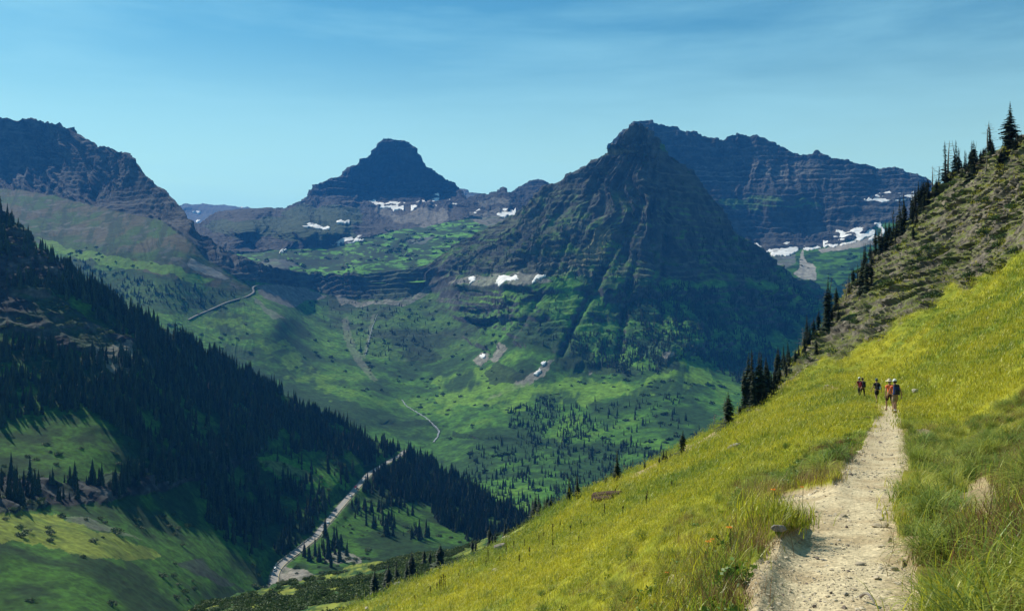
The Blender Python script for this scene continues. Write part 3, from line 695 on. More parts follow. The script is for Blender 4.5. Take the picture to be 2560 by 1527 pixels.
cC = mixc(cC, C_SCREE * 0.8, wpip(x, y, [(810,1385),(860,1380),(900,1395),(905,1408),(850,1412),(810,1405)], 7) * 0.8)
cC = mixc(cC, C_ROCK2 * 0.9, wpip(x, y, [(460,1400),(500,1400),(520,1420),(560,1440),(590,1460),(560,1462),(500,1440),(440,1410)], 6) * 0.7)
cC = mixc(cC, C_SCREE * 0.8, np.clip(1 - sstep(4.0, 6.0, LC.road), 0, 1) * 0.7)
emit(LC, 'valley_slope', np.ones((x.shape[0]-1, x.shape[1]-1), bool), cC, M_NEARV, False, label='nearer left side of the valley with forest, meadows and cliff bands')
LC.Ps = LC.P

# ================================================================ shrubby slope under the near hill
topB = [(420,1560),(520,1508),(600,1486),(700,1464),(760,1450),(850,1425),(950,1402),(1050,1386),(1130,1378),(1200,1356),(1300,1318),(1380,1290),(1470,1240),(1560,1205),(1700,1140),(1830,1075),(1930,1010),(2000,960)]
botB = [(420,1700),(800,1640),(1050,1560),(1300,1430),(1500,1310),(1700,1200),(2000,1020)]
ctB = [(420,1560,260),(600,1492,290),(850,1448,310),(1130,1398,310),(1380,1290,290),(1700,1140,270),(2000,960,260),(420,1700,150),(800,1640,120),(1050,1560,120),(1300,1430,135),(1500,1310,140),(1700,1200,150),(2000,1020,180),(800,1540,200),(1100,1450,200)]
LB = Land(420, 2000, 3, topB, botB, ctB, jag=5, jf=0.03, back=(10, 5, 1.5, 0.8))
P, N = LB.P0, LB.N0
LB.P = P + N * (fbm(P[..., 0] / 12, P[..., 1] / 12, P[..., 2] / 12, 4) * 1.2)[..., None]
LB.finish(); LB.Ps = LB.P
n = fbm(LB.P[..., 0] / 10, LB.P[..., 1] / 10, LB.P[..., 2] / 10, 4)
cB = mixc(C_SHRUB * 1.3, np.array([0.17, 0.19, 0.03]), sstep(-0.1, 0.3, n))
emit(LB, 'brushy_slope', np.ones((LB.PX.shape[0]-1, LB.PX.shape[1]-1), bool), cB, M_NEARV, True, label='brushy slope dropping away below the near grass hill')

for i, (L, pl, lab) in enumerate(SN):
    snow(L, pl, lab, off=3.0 if L is not LC else 1.0, w=5.0, seed=i * 1.7)
# ================================================================ the near grass hill with the trail and the rocky rib
def xt(Y): return 0
TRAIL_L = np.array([(1830,1640),(1845,1527),(1855,1440),(1868,1400),(1900,1380),(1912,1355),(1940,1335),(1980,1320),(2022,1304),(2012,1288),(1980,1276),(1905,1266),(1915,1245),(1945,1231),(2025,1216),(2076,1205),(2092,1190),(2106,1165),(2119,1149),(2149,1117),(2172,1071),(2187,1043),(2206,1034),(2200,1024),(2188,1014),(2180,1008)], float)
TRAIL_R = np.array([(2350,1640),(2325,1527),(2295,1440),(2275,1400),(2258,1400),(2255,1355),(2240,1320),(2230,1288),(2238,1250),(2252,1230),(2254,1199),(2272,1160),(2278,1140),(2268,1117),(2258,1071),(2250,1043),(2254,1034),(2250,1024),(2236,1014),(2210,1007)], float)
def edges(py):
    l = np.interp(py, TRAIL_L[::-1, 1], TRAIL_L[::-1, 0]); r = np.interp(py, TRAIL_R[::-1, 1], TRAIL_R[::-1, 0])
    return l, r
topA = [(740,1615),(880,1530),(960,1495),(1050,1455),(1130,1425),(1200,1390),(1290,1340),(1350,1300),(1400,1272),(1480,1222),(1560,1186),(1640,1152),(1700,1117),(1760,1085),(1830,1045),(1880,1008),(1930,975),(1950,950),(1965,925),(1985,900),(2010,860),(2035,835),(2065,800),(2085,770),(2100,745),(2125,712),(2150,690),(2180,640),(2210,612),(2250,568),(2290,528),(2330,480),(2345,468),(2380,440),(2410,420),(2450,398),(2500,372),(2530,352),(2560,338),(2760,250)]
botA = [(740,1640),(2760,1640)]
ctA = [(1400,1527,28),(1550,1527,19),(1700,1527,12.6),(1250,1527,40),(1100,1527,55),(900,1527,80),(740,1615,80),(740,1640,72),(1000,1640,50),(1300,1640,26),(1600,1640,11),
       (1700,1400,18),(1500,1400,36),(1300,1400,66),(1700,1300,31),(1500,1300,56),(1500,1250,76),(1480,1222,100),(1700,1117,130),(1700,1200,62),(1850,1300,18),(1850,1200,33),(1950,1200,27),(1900,1100,58),(2000,1100,43),(2100,1100,31),(2100,1050,48),(2000,1030,80),(1900,1050,95),(1930,975,150),(1290,1340,97),(1050,1455,86),
       (2100,950,112),(2200,950,98),(2150,900,130),(2300,900,92),(2400,900,68),(2560,900,48),(2560,1100,19),(2400,1100,26),(2320,1100,25.5),(2320,1030,46),(2300,980,66),(2560,1200,11.5),(2400,1250,11.6),(2560,1000,30),
       (2560,700,95),(2400,750,122),(2300,700,150),(2200,800,150),(2100,800,172),(1985,900,172),(2085,770,185),(2210,612,200),(2330,480,190),(2450,398,172),(2560,338,150),(2560,500,125),(2400,600,150),(2250,650,170),(2760,250,125),(2760,600,80),(2760,900,28),(2760,1300,5.6),(2560,1308,6.8),(2560,1450,4.9),(2560,1640,3.6),(2760,1640,3.0),(2400,1527,5.7),(2400,1400,7.6),
       (1846,1640,5.0),(2290,1640,4.8),(2050,2000,2.6),(1600,2000,3.4),(2560,2000,2.5)]
for py in (1527, 1450, 1400, 1355, 1300, 1250, 1199, 1150, 1103, 1071, 1043, 1031):
    Yt = 1.6 / ((py - HY) / F - 0.115)
    l, r = edges(py)
    for q in (l, r): ctA.append((float(q), py, Yt))
    for w_ in (.25, .5, .75): ctA.append((float(l + (r - l) * w_), py, Yt * (1.006 + .008 * (w_ == .5))))
ctA += [(2192,1010,65),(2155,998,77),(2148,997,78),(2110,1000,80)]
LA = Land(740, 2760, 3, topA, botA, ctA, jag=2.5, jf=0.05, back=(12, 2.0, 1.5, 0.75), tdist=np.concatenate([np.linspace(-0.55, 0, 30)[:-1], np.linspace(0, 1, 470)]), smooth=1e-5)
x, y = LA.PX, LA.PY
P, N = LA.P0, LA.N0
X, Y_, Z = P[..., 0], P[..., 1], P[..., 2]
rk = wpip(x, y, [(1880,1000),(1925,950),(1985,880),(2030,830),(2080,760),(2200,600),(2330,450),(2450,375),(2560,310),(2760,220),(2760,540),(2560,622),(2440,700),(2366,730),(2280,785),(2212,830),(2120,880),(2058,905),(2000,950),(1940,995),(1900,1020)], 26, 0.02)
rk2 = rk.astype(float)
for _ in range(4):
    rk2[1:-1, 1:-1] = (rk2[1:-1, 1:-1] * 2 + rk2[:-2, 1:-1] + rk2[2:, 1:-1] + rk2[1:-1, :-2] + rk2[1:-1, 2:]) / 6
l, r = edges(y)
jit = fbm(X * 2.2, Y_ * 2.2, Z * 2.2, 3) * 34 * np.clip(6 / np.maximum(Y_, 1), 0.12, 1)
tm = (x + jit > l) & (x + jit < r) & (y > 1012) & LA.front
lm = fbm(X / 9, Y_ / 9, Z / 9, 3)
tuss = fbm(X / 1.1, Y_ / 1.1, Z / 1.1, 3)
amp_t = np.clip(1 - np.abs(Y_) / 120, 0, 1)
d = lm * 0.25 * np.clip(Y_ / 25, 0.1, 1.6) + tuss * (0.06 + 0.16 * ((x > r) & (Y_ < 30))) * amp_t
tms = tm.astype(float)
for _ in range(2):
    tms[1:-1, 1:-1] = (tms[1:-1, 1:-1] * 2 + tms[:-2, 1:-1] + tms[2:, 1:-1] + tms[1:-1, :-2] + tms[1:-1, 2:]) / 6
bump = fbm(X * 3, Y_ * 3, Z * 3, 4)
bump2 = fbm(X * 12, Y_ * 12, Z * 12, 2)
d = d * (1 - tms) + tms * (-0.07 + bump * 0.014 + bump2 * 0.006)
# rock: tilted ledges that catch the light on top and drop into shade in front
dip = Z + 0.22 * X + 0.15 * Y_ + 2.2 * fbm(X / 14, Y_ / 14, Z / 14, 3)
def saw2(u, h):
    fr = u - np.floor(u); hard = np.clip(0.6 + perlin(np.floor(u) * 3.1 + .5, X / 9, Y_ / 9) * 1.6, 0, 1.4)
    return (0.5 - np.where(fr < 0.8, fr / 0.8, (1 - fr) / 0.2)) * hard * h
rr = saw2(dip / 2.3, 1.5) + saw2(dip / 0.8 + 0.3, 0.7)
blocks = perlin(np.floor(X / 1.1 + 3 * lm) * 1.7, np.floor(dip / 0.8) * 2.3, 0.5)
nh = N.copy(); nh[..., 2] *= 0.3; nh /= np.maximum(np.linalg.norm(nh, axis=2, keepdims=True), 1e-6)
patch = sstep(-0.45, 0.1, fbm(X / 12, Y_ / 12, Z / 6, 3))
dr = (rr * 1.05 + blocks * 0.65 + fbm(X / 1.6, Y_ / 1.6, Z / 1.6, 3) * 0.5 + fbm(X / 6, Y_ / 6, Z / 6, 3) * 0.8) * rk2 * (0.35 + 0.65 * patch)
LA.P = P + N * (d * (1 - rk2 * 0.7))[..., None] + nh * dr[..., None]
LA.Ps = LA.P
LA.finish()
X, Y_, Z = LA.P[..., 0], LA.P[..., 1], LA.P[..., 2]; nz = LA.N[..., 2]
G1 = np.array([0.25, 0.24, 0.014]); G2 = np.array([0.11, 0.15, 0.016]); BR = np.array([0.17, 0.10, 0.045]); SO = np.array([0.25, 0.19, 0.11])
n = fbm(X / 7, Y_ / 7, Z / 7, 3); nf = fbm(X / 1.2, Y_ / 1.2, Z / 1.2, 3)
nl = fbm(X / 22 + 5, Y_ / 22, Z / 22, 3)
LA.tintn = np.clip(0.58 + 1.0 * n + 0.3 * nf + 0.5 * nl - 0.10 * sstep(2240, 2420, x) * sstep(900, 1150, y), 0, 1)
gcol = mixc(G2, G1, LA.tintn)
gcol = mixc(gcol, BR, sstep(0.25, 0.55, fbm(X / 2.5 + 40, Y_ / 2.5, Z / 2.5, 3)) * 0.45 * np.clip(1.3 - Y_ / 60, 0, 1))
rkc = mixc(np.array([0.04, 0.036, 0.03]), np.array([0.20, 0.172, 0.13]), np.clip(0.45 + 0.9 * nf + 0.3 * n, 0, 1))
vegr = sstep(0.5, 0.72, nz + 0.25 * fbm(X / 4, Y_ / 4, Z / 4, 3)) * sstep(-0.25, 0.15, fbm(X / 8 + 30, Y_ / 8, Z / 8, 3) + 0.16)
rkc = mixc(rkc, np.array([0.105, 0.125, 0.026]), vegr * 0.9)
gcol = mixc(gcol, np.array([0.13, 0.085, 0.035]), ((x > r) & (Y_ < 30)) * 0.6 * sstep(-.3, .2, fbm(X / .8, Y_ / .8, Z / .8, 3)))
cA = mixc(gcol, rkc, rk2)
bare = wpip(x, y, [(2060,965),(2075,962),(2100,972),(2062,978),(2050,974)], 4) | wpip(x, y, [(1560,1200),(1700,1125),(1790,1080),(1880,1040),(1885,1044),(1795,1090),(1705,1136),(1565,1206)], 4, 0.06) | wpip(x, y, [(2395,1235),(2455,1195),(2515,1225),(2505,1285),(2430,1295)], 12) | wpip(x, y, [(2290,1075),(2330,1070),(2325,1090),(2300,1092)], 5) | wpip(x, y, [(2230,1375),(2270,1340),(2320,1340),(2350,1370),(2300,1400),(2270,1440)], 12)
LA.bare = bare
cA = mixc(cA, SO * 1.2, bare * 0.95)
tc_ = mixc(np.array([0.47, 0.395, 0.25]), np.array([0.36, 0.285, 0.17]), sstep(-0.2, 0.4, fbm(X * 1.4, Y_ * 1.4, Z, 3)))
tc_ = mixc(tc_, SO * 1.1, sstep(0.6, 1.0, np.abs((x - (l + r) / 2) / np.maximum(r - l, 1) * 2)) * 0.6)
cA = np.where(tm[..., None], tc_, cA)
M_HILL = land_mat('hill_turf', 1.2, 8, 0.4, 0.95, 0.04, 3.0)
M_CRAG = land_mat('crag_rock', 0.9, 8, 0.5, 0.95, 0.12, 1.5)
M_TRAIL = land_mat('trail_dirt', 9.0, 8, 0.28, 0.95, 0.02, 30.0, 0.1, 22.0)
tf = facec(tm.astype(float)) > 0.5
rf = (facec(rk2) > 0.5) & ~tf
emit(LA, 'grass_hill', ~tf & ~rf, cA, M_HILL, True, label='steep yellow green grass hill falling to the left across the foreground')
emit(LA, 'rocky_rib', rf, cA, M_CRAG, False, label='tilted broken rock ledges with grass between them under the ridge trees')
emit(LA, 'trail', tf, cA, M_TRAIL, True, label='pale dusty footpath cut into the grass hill')
# ================================================================ conifers
M_NEEDLE = leaf_mat('conifer_needles', (0.010, 0.022, 0.008), (0.020, 0.036, 0.011), 0.0, 0.7, 0.2, inst=False)
M_NEEDLE_I = leaf_mat('conifer_needles_far', (0.005, 0.012, 0.005), (0.024, 0.042, 0.012), 0.0, 0.7, 0.2, inst=True)
M_BARK = plain_mat('bark', (0.09, 0.065, 0.05), 0.95, 0.4, 3.0)
M_DEAD = plain_mat('weathered_dead_wood', (0.22, 0.19, 0.165), 0.9, 0.35, 3.0)

def tube(path, rad, k=6):
    """tapered limb along a path; returns verts, quads"""
    path = np.asarray(path, float); n = len(path)
    V = []; 
    for i in range(n):
        t = path[min(i + 1, n - 1)] - path[max(i - 1, 0)]; t /= max(np.linalg.norm(t), 1e-9)
        a = np.cross(t, [0.3, 0.2, 1.0] if abs(t[2]) < 0.9 else [1, 0, 0]); a /= np.linalg.norm(a); b = np.cross(t, a)
        for j in range(k):
            w = 2 * math.pi * j / k
            V.append(path[i] + rad[i] * (math.cos(w) * a + math.sin(w) * b))
    Q = [(i * k + j, i * k + (j + 1) % k, (i + 1) * k + (j + 1) % k, (i + 1) * k + j) for i in range(n - 1) for j in range(k)]
    return np.array(V), np.array(Q)

def join(parts):
    V = []; Fq = []; o = 0
    for v, f in parts:
        V.append(v); Fq.append(np.asarray(f) + o); o += len(v)
    ks = {}
    for f in Fq: ks.setdefault(f.shape[1], []).append(f)
    return np.concatenate(V), [np.concatenate(v) for v in ks.values()]

def crown_mesh(name, seed, H=1.0, rb=0.12, tiers=24, per=8, z0=0.05, detail=True, gaps=0.1, skirt=1.0, mat=None):
    r_ = np.random.default_rng(seed)
    V = []; T = []; sh = []
    def tri(a, b, c, s):
        k = len(V); V.extend([a, b, c]); T.append((k, k + 1, k + 2)); sh.extend([s] * 3)
    for i in range(tiers):
        u = i / (tiers - 1)
        z = H * (z0 + (0.985 - z0) * u ** 0.92)
        rad = rb * H * ((1 - u) ** 0.85 * (0.75 + 0.25 * math.sin(9 * u + seed)) + 0.035) * (skirt if u < 0.15 else 1)
        ph = r_.uniform(0, 6.3)
        for j in range(per):
            if r_.random() < gaps: continue
            a = ph + 2 * math.pi * j / per + r_.uniform(-0.3, 0.3)
            L = rad * r_.uniform(0.6, 1.25)
            dz = -L * r_.uniform(0.25, 0.75)
            d = np.array([math.cos(a), math.sin(a), 0]); s_ = np.array([-math.sin(a), math.cos(a), 0])
            b = np.array([0, 0, z + r_.uniform(-.01, .01) * H]); tip = b + d * L + [0, 0, dz]
            mid = b + d * L * 0.55 + [0, 0, dz * 0.35]
            w = L * (r_.uniform(0.42, 0.6) if detail else 0.4)
            c = r_.uniform(0.65, 1.35)
            if detail:
                for sg in (-1, 1):
                    tri(b, mid + s_ * w * sg + [0, 0, dz * .3], mid + [0, 0, 0.02 * H * .3], c)
                    tri(mid, mid + s_ * w * sg * 0.9 + d * L * 0.12 + [0, 0, dz * .35], tip, c * 0.9)
                    q = b + d * L * 0.8 + [0, 0, dz * 0.7]
                    tri(q, q + s_ * w * sg * 0.7 + d * L * 0.2 + [0, 0, dz * .3], tip + d * 0.05 * L, c * 1.1)
                    q = b + d * L * 0.35 + [0, 0, dz * 0.15]
                    tri(b, q + s_ * w * sg * 0.8 + [0, 0, dz * .35], q + [0, 0, -abs(dz) * .5], c * 0.8)
            else:
                tri(b, mid + s_ * w + [0, 0, dz * .3], tip, c); tri(b, tip, mid - s_ * w + [0, 0, dz * .3], c * .85)
    if not detail:
        for j in range(3):
            a = j * 2.1
            tri(np.array([0, 0, H]), np.array([0.018 * H * math.cos(a), 0.018 * H * math.sin(a), H * .7]), np.array([0.018 * H * math.cos(a + 2.1), 0.018 * H * math.sin(a + 2.1), H * .7]), 0.9)
    return mesh_np(name, np.array(V), np.array(T), mat or M_NEEDLE, False, {'shade': sh})

def trunk_mesh(name, H=1.0, r=0.013, mat=None, lean=0.0):
    path = [(lean * t * t * H, 0.3 * lean * math.sin(5 * t) * H, (-0.03 + 1.0 * t) * H) for t in np.linspace(0, 1, 6)]
    v, q = tube(path, [r * H * (1 - 0.93 * t) for t in np.linspace(0, 1, 6)], 6)
    return mesh_np(name, v, q, mat or M_BARK, True)

def snag_mesh(name, seed, H=1.0):
    r_ = np.random.default_rng(seed)
    parts = [tube([(0.02 * math.sin(4 * t + seed) * H, 0.015 * math.sin(3 * t) * H, (-0.03 + 1.03 * t) * H) for t in np.linspace(0, 1, 9)], [0.016 * H * (1 - 0.9 * t) for t in np.linspace(0, 1, 9)], 6)]
    for i in range(26):
        z = r_.uniform(0.22, 0.95) * H; a = r_.uniform(0, 6.3); L = r_.uniform(0.06, 0.2) * H * (1.15 - z / H) * 1.3
        up = r_.uniform(-0.2, 0.7)
        p0 = np.array([0, 0, z]); p1 = p0 + L * .5 * np.array([math.cos(a), math.sin(a), up * .4]); p2 = p0 + L * np.array([math.cos(a + .2), math.sin(a + .2), up])
        parts.append(tube([p0, p1, p2], [0.005 * H, 0.0035 * H, 0.0012 * H], 4))
    v, f = join(parts)
    return mesh_np(name, v, f, M_DEAD, True)

CROWNS = [crown_mesh('crown', 3, rb=0.105, tiers=32, per=11), crown_mesh('crown', 5, rb=0.085, tiers=30, per=10, gaps=0.2), crown_mesh('crown', 8, rb=0.13, tiers=28, per=12, gaps=0.12),
          crown_mesh('crown', 13, rb=0.07, tiers=28, per=9, gaps=0.3), crown_mesh('crown', 21, rb=0.17, tiers=24, per=12, gaps=0.1, skirt=1.5)]
TRUNKS = [trunk_mesh('trunk'), trunk_mesh('trunk', lean=0.04)]
SNAGS = [snag_mesh('trunk', 2), snag_mesh('trunk', 9)]

def topA_at(px): return float(np.interp(px, [q[0] for q in topA], [q[1] for q in topA]))
def place_on(px, base):
    if px > 1550 or base > topA_at(px) + 2:
        return LA.ground(px, max(base, topA_at(px) + 3))
    return LB.ground(px, max(base, float(np.interp(px, [q[0] for q in topB], [q[1] for q in topB])) + 3))

def conifer(px, top, base, kind=None, wide=1.0, label='', group=None, dead=False):
    p = place_on(px, base)
    H = (base - top) / F * p[1] * 1.02
    k = kind if kind is not None else random.choice([0, 0, 1, 1, 3])
    t = obj('dead_conifer' if dead else 'conifer', None); t.location = (p[0], p[1], p[2] - 0.15)
    t.rotation_euler = (random.uniform(-.03, .03), random.uniform(-.03, .03), random.uniform(0, 6.3))
    t.scale = (H * wide * 2.1, H * wide * 2.1, H)
    t['label'] = label; t['category'] = 'tree'
    if group: t['group'] = group
    if dead: obj('trunk', SNAGS[random.randrange(2)], t)
    else:
        obj('crown', CROWNS[k], t); obj('trunk', TRUNKS[random.randrange(2)], t)
    return t

# the trees on the right skyline, from the ridge top down to the left (place of trunk, tip, foot, crown shape, width)
RIDGE = [
 (2523,254,402,0,1.05,'tallest full conifer on the right skyline, alone against the sky'),
 (2466,308,392,3,1.2,'ragged tall conifer left of the tallest skyline conifer'),
 (2480,323,388,1,1.1,'slim conifer right beside the ragged tall one near the ridge top'),
 (2494,342,386,1,1.0,'short conifer tucked against the left side of the tallest skyline conifer'),
 (2426,350,452,2,0.85,'dense dark conifer standing lowest in the upper ridge row'),
 (2433,350,432,3,1.0,'thin spire right behind the dense dark conifer of the upper ridge row'),
 (2399,367,432,1,1.15,'bushy conifer left of the dense dark one in the upper ridge row'),
 (2409,372,426,3,1.1,'thin conifer between the bushy and the dense conifer of the upper ridge row'),
 (2416,378,426,3,1.0,'small spire just left of the dense conifer of the upper ridge row'),
 (2382,347,445,1,1.0,'narrow tall conifer right of the bare forked snag'),
 (2367,352,460,3,1.1,'half dead sparse conifer beside the bare forked snag'),
 (2346,412,470,3,1.0,'sparse small conifer left of the bare forked snag'),
 (2442,378,404,1,1.2,'small conifer between the dense and the ragged skyline conifers'),
 (2450,384,402,1,1.3,'smallest conifer in front of the ragged tall skyline conifer'),
 (2500,385,434,2,1.1,'young green conifer on rocks below the tallest skyline conifer'),
 (2510,372,420,2,1.2,'conifer leaning on the left foot of the tallest skyline conifer'),
 (2534,345,388,1,1.1,'conifer right of the tallest skyline conifer'),
 (2542,343,386,0,1.0,'second conifer right of the tallest skyline conifer'),
 (2551,333,382,1,1.0,'conifer at the very right end of the skyline'),
 (2557,345,376,2,1.0,'short conifer cut by the right edge of the picture'),
 (2282,455,522,1,0.9,'leftmost conifer of the tight clump on the middle skyline'),
 (2288,450,517,0,0.8,'second conifer of the tight clump on the middle skyline'),
 (2295,438,512,0,0.8,'tallest conifer of the tight clump on the middle skyline'),
 (2300,441,512,1,1.0,'conifer right of the tallest in the tight middle clump'),
 (2306,440,507,0,0.9,'conifer in the centre right of the tight middle clump'),
 (2312,450,507,1,1.0,'conifer near the right end of the tight middle clump'),
 (2322,457,502,3,1.1,'rightmost conifer of the tight middle clump'),
 (2316,470,512,2,0.9,'low conifer in front of the tight middle clump'),
 (2269,466,532,3,0.8,'thin bare topped spire left of the tight middle clump'),
 (2260,480,562,1,0.75,'tall narrow conifer before the blue mountain left of the thin spire'),
 (2245,490,592,1,0.75,'tall conifer with its tip against the high ledge snowfield'),
 (2234,517,592,3,0.85,'slender conifer left of the one before the ledge snowfield'),
 (2252,525,592,0,0.8,'short conifer between the two tall narrow ones'),
 (2292,525,558,2,1.1,'squat conifer on the rocks below the tight middle clump'),
 (2282,560,608,2,0.9,'bright green young conifer standing out on the rocky rib'),
 (2331,562,597,2,1.0,'young conifer by itself in the middle of the rocky rib'),
 (2216,552,626,1,0.9,'conifer beside the bright snow corner'),
 (2202,568,634,0,0.8,'conifer just left of the bright snow corner'),
 (2209,565,636,1,0.9,'conifer in front of the bright snow corner'),
 (2222,560,625,1,0.9,'conifer right of the bright snow corner'),
 (2192,590,650,0,0.8,'conifer low left of the bright snow corner'),
 (2174,615,668,1,1.0,'conifer against the far green basin, right one of two'),
 (2166,622,668,3,1.2,'conifer against the far green basin, left one of two'),
 (2156,630,732,0,0.85,'tall dark conifer above the overhanging ledge'),
 (2163,640,737,2,0.75,'broad dark conifer on the overhanging ledge'),
 (2179,640,722,0,0.8,'dark conifer at the right of the overhanging ledge'),
 (2135,670,704,1,1.1,'small conifer left of the overhanging ledge trees'),
 (2148,675,738,2,0.8,'low full conifer at the foot of the overhanging ledge trees'),
 (2077,690,826,0,0.75,'very tall lone conifer before the blue valley, halfway down the ridge'),
 (2056,705,795,1,0.8,'narrow conifer left of the very tall lone one halfway down'),
 (2066,740,818,2,0.7,'lower conifer filling the foot of the very tall lone one'),
 (2088,752,812,1,1.0,'conifer on the right flank of the very tall lone one'),
 (2046,770,832,0,0.9,'conifer by the dark vertical crag'),
 (2020,770,838,1,1.0,'conifer left of the dark vertical crag'),
 (2028,785,842,0,1.0,'short conifer at the dark vertical crag'),
 (2010,835,882,2,0.9,'small full conifer below the bent dead tree'),
 (2041,845,888,2,0.9,'rounded young conifer on grass among the lower rocks'),
 (1954,818,898,0,0.9,'tallest conifer of the group left of the lower rocks'),
 (1964,825,893,1,1.0,'conifer right of the tallest in the group left of the lower rocks'),
 (1946,825,903,2,0.7,'conifer left of the tallest in the group left of the lower rocks'),
 (1977,828,888,1,1.1,'conifer at the right end of the group left of the lower rocks'),
 (1990,873,914,2,1.0,'low conifer on the lower rocks'),
 (1936,860,930,0,0.9,'conifer overhanging the lower left rocks'),
 (1925,885,940,1,1.0,'conifer at the top edge of the lowest rocks'),
 (1861,920,1030,2,0.7,'leftmost tree of the big dark clump above the grass edge'),
 (1871,876,1022,0,0.85,'left tall tree of the big dark clump above the grass edge'),
 (1880,868,1022,1,0.9,'tallest tree of the big dark clump above the grass edge'),
 (1890,872,1018,0,0.85,'middle tall tree of the big dark clump above the grass edge'),
 (1900,874,1008,1,1.0,'right tall tree of the big dark clump above the grass edge'),
 (1907,885,1003,0,0.9,'second tree from the right of the big dark clump'),
 (1914,900,995,2,0.8,'rightmost tree of the big dark clump above the grass edge'),
 (1884,930,1028,2,0.7,'low front tree of the big dark clump above the grass edge'),
 (1821,975,1070,4,0.85,'lone wide skirted conifer left of the big dark clump'),
 (1850,1010,1042,4,0.8,'scrubby conifer between the lone skirted tree and the big clump'),
 (1706,1073,1140,4,0.75,'lone conifer on the grass edge in the middle of the slope'),
 (1659,1120,1160,1,1.2,'first small conifer left of the lone grass edge conifer'),
 (1666,1124,1158,1,1.2,'second small conifer left of the lone grass edge conifer'),
 (1676,1128,1152,0,1.2,'third small conifer left of the lone grass edge conifer'),
 (1685,1130,1148,1,1.4,'tiny conifer touching the lone grass edge conifer'),
 (1649,1138,1164,2,1.0,'short conifer at the left end of the little grass edge row'),
]
for q in RIDGE: conifer(*q[:3], kind=q[3], wide=q[4], label=q[5], group='conifers along the right skyline')
FILL = np.random.default_rng(99)
def crest(px): return topA_at(px)
for k in range(46):
    px = [2316, 2294, 2262, 2240, 2214, 2196, 2168, 2150, 2170, 2128, 2084, 2062, 2030, 2016, 1994, 1972, 1958, 1942, 1930, 1916, 2276, 2304, 2230, 2180][k % 24] + FILL.uniform(-9, 9)
    b_ = crest(px) + FILL.uniform(4, 26); h_ = FILL.uniform(32, 66)
    conifer(px, b_ - h_, b_, int(FILL.integers(0, 4)), FILL.uniform(.8, 1.1), 'one of the smaller dark conifers crowding the steep skyline below the ridge top', 'smaller conifers filling the skyline rows')
for k in range(16):
    px = FILL.uniform(2340, 2558); b_ = crest(px) + FILL.uniform(4, 22); h_ = FILL.uniform(22, 48)
    conifer(px, b_ - h_, b_, int(FILL.integers(0, 4)), FILL.uniform(.9, 1.3), 'one of the low conifers at the feet of the tall ridge top trees', 'low conifers at the ridge top')
LOW = [(1612,1142,1172,1),(1544,1120,1205,1),(1538,1160,1207,0),(1516,1186,1218,0),(1473,1213,1240,1),(1478,1216,1238,1),(1446,1185,1252,1),(1426,1190,1260,1),(1369,1228,1290,0),(1378,1225,1286,0),(1362,1235,1292,1),(1346,1235,1302,1),(1352,1245,1300,0),(1385,1240,1280,1),(1392,1245,1274,1),(1339,1232,1306,0),(1332,1245,1310,1),(1224,1310,1364,0),(1238,1325,1360,1),(1231,1330,1362,0),(1100,1360,1419,4),(1142,1385,1410,1),(1061,1375,1416,2),(1075,1377,1415,0),(1028,1372,1443,0),(1017,1395,1447,1),(1035,1390,1438,1),(992,1398,1456,1),(970,1402,1474,0),(964,1410,1474,1),(938,1420,1500,0),(932,1440,1500,2),(1180,1340,1380,0),(1190,1345,1378,1),(1262,1300,1345,1),(1270,1305,1340,0)]
for a, b, c, k in LOW:
    conifer(a, b, c, k, 1.0, 'dark slim conifer rising from behind the left edge of the grass hill', 'slim conifers behind the grass edge')
for a, b, c, lab in [(2361,350,458,'bare forked snag reaching above the skyline trees'), (2336,408,472,'thin bare dead tree at the left of the upper ridge row'), (2470,300,390,'dead white topped tree leaning by the ragged conifer'), (2458,372,438,'grey dead trunk on the rocks below the upper ridge row'),
                     (2115,695,748,'bare pole of a dead tree on the dark crag edge'), (2005,797,852,'bent dead tree on the edge of the lower rocks'), (2236,600,632,'dead twigged tree by the snow corner'), (1786,1030,1078,'bare grey dead tree left of the lone skirted conifer'), (1812,975,1040,'bare top standing out of the lone skirted conifer'), (1720,1120,1142,'small broken snag right of the lone grass edge conifer')]:
    conifer(a, b, c, 0, 1.0, lab, 'dead trees on the ridge', dead=True)

# ---------------------------------------------------------------- forests: the largest as single trees, the rest as one mass
def scatter_cells(L, dens, seed=1, rows=None):
    """random ground points; dens = expected number per square metre on each cell"""
    r_ = np.random.default_rng(seed)
    P = L.P
    a = P[1:, :-1] - P[:-1, :-1]; b = P[:-1, 1:] - P[:-1, :-1]
    area = np.linalg.norm(np.cross(a, b), axis=2)
    cnt = r_.poisson(np.clip(area * dens, 0, 40))
    i, j = np.nonzero(cnt); k = cnt[i, j]
    i = np.repeat(i, k); j = np.repeat(j, k)
    u = r_.random(len(i))[:, None]; v = r_.random(len(i))[:, None]
    p = P[i, j] * (1 - u) * (1 - v) + P[i, j + 1] * (1 - u) * v + P[i + 1, j] * u * (1 - v) + P[i + 1, j + 1] * u * v
    return p, i, j, r_

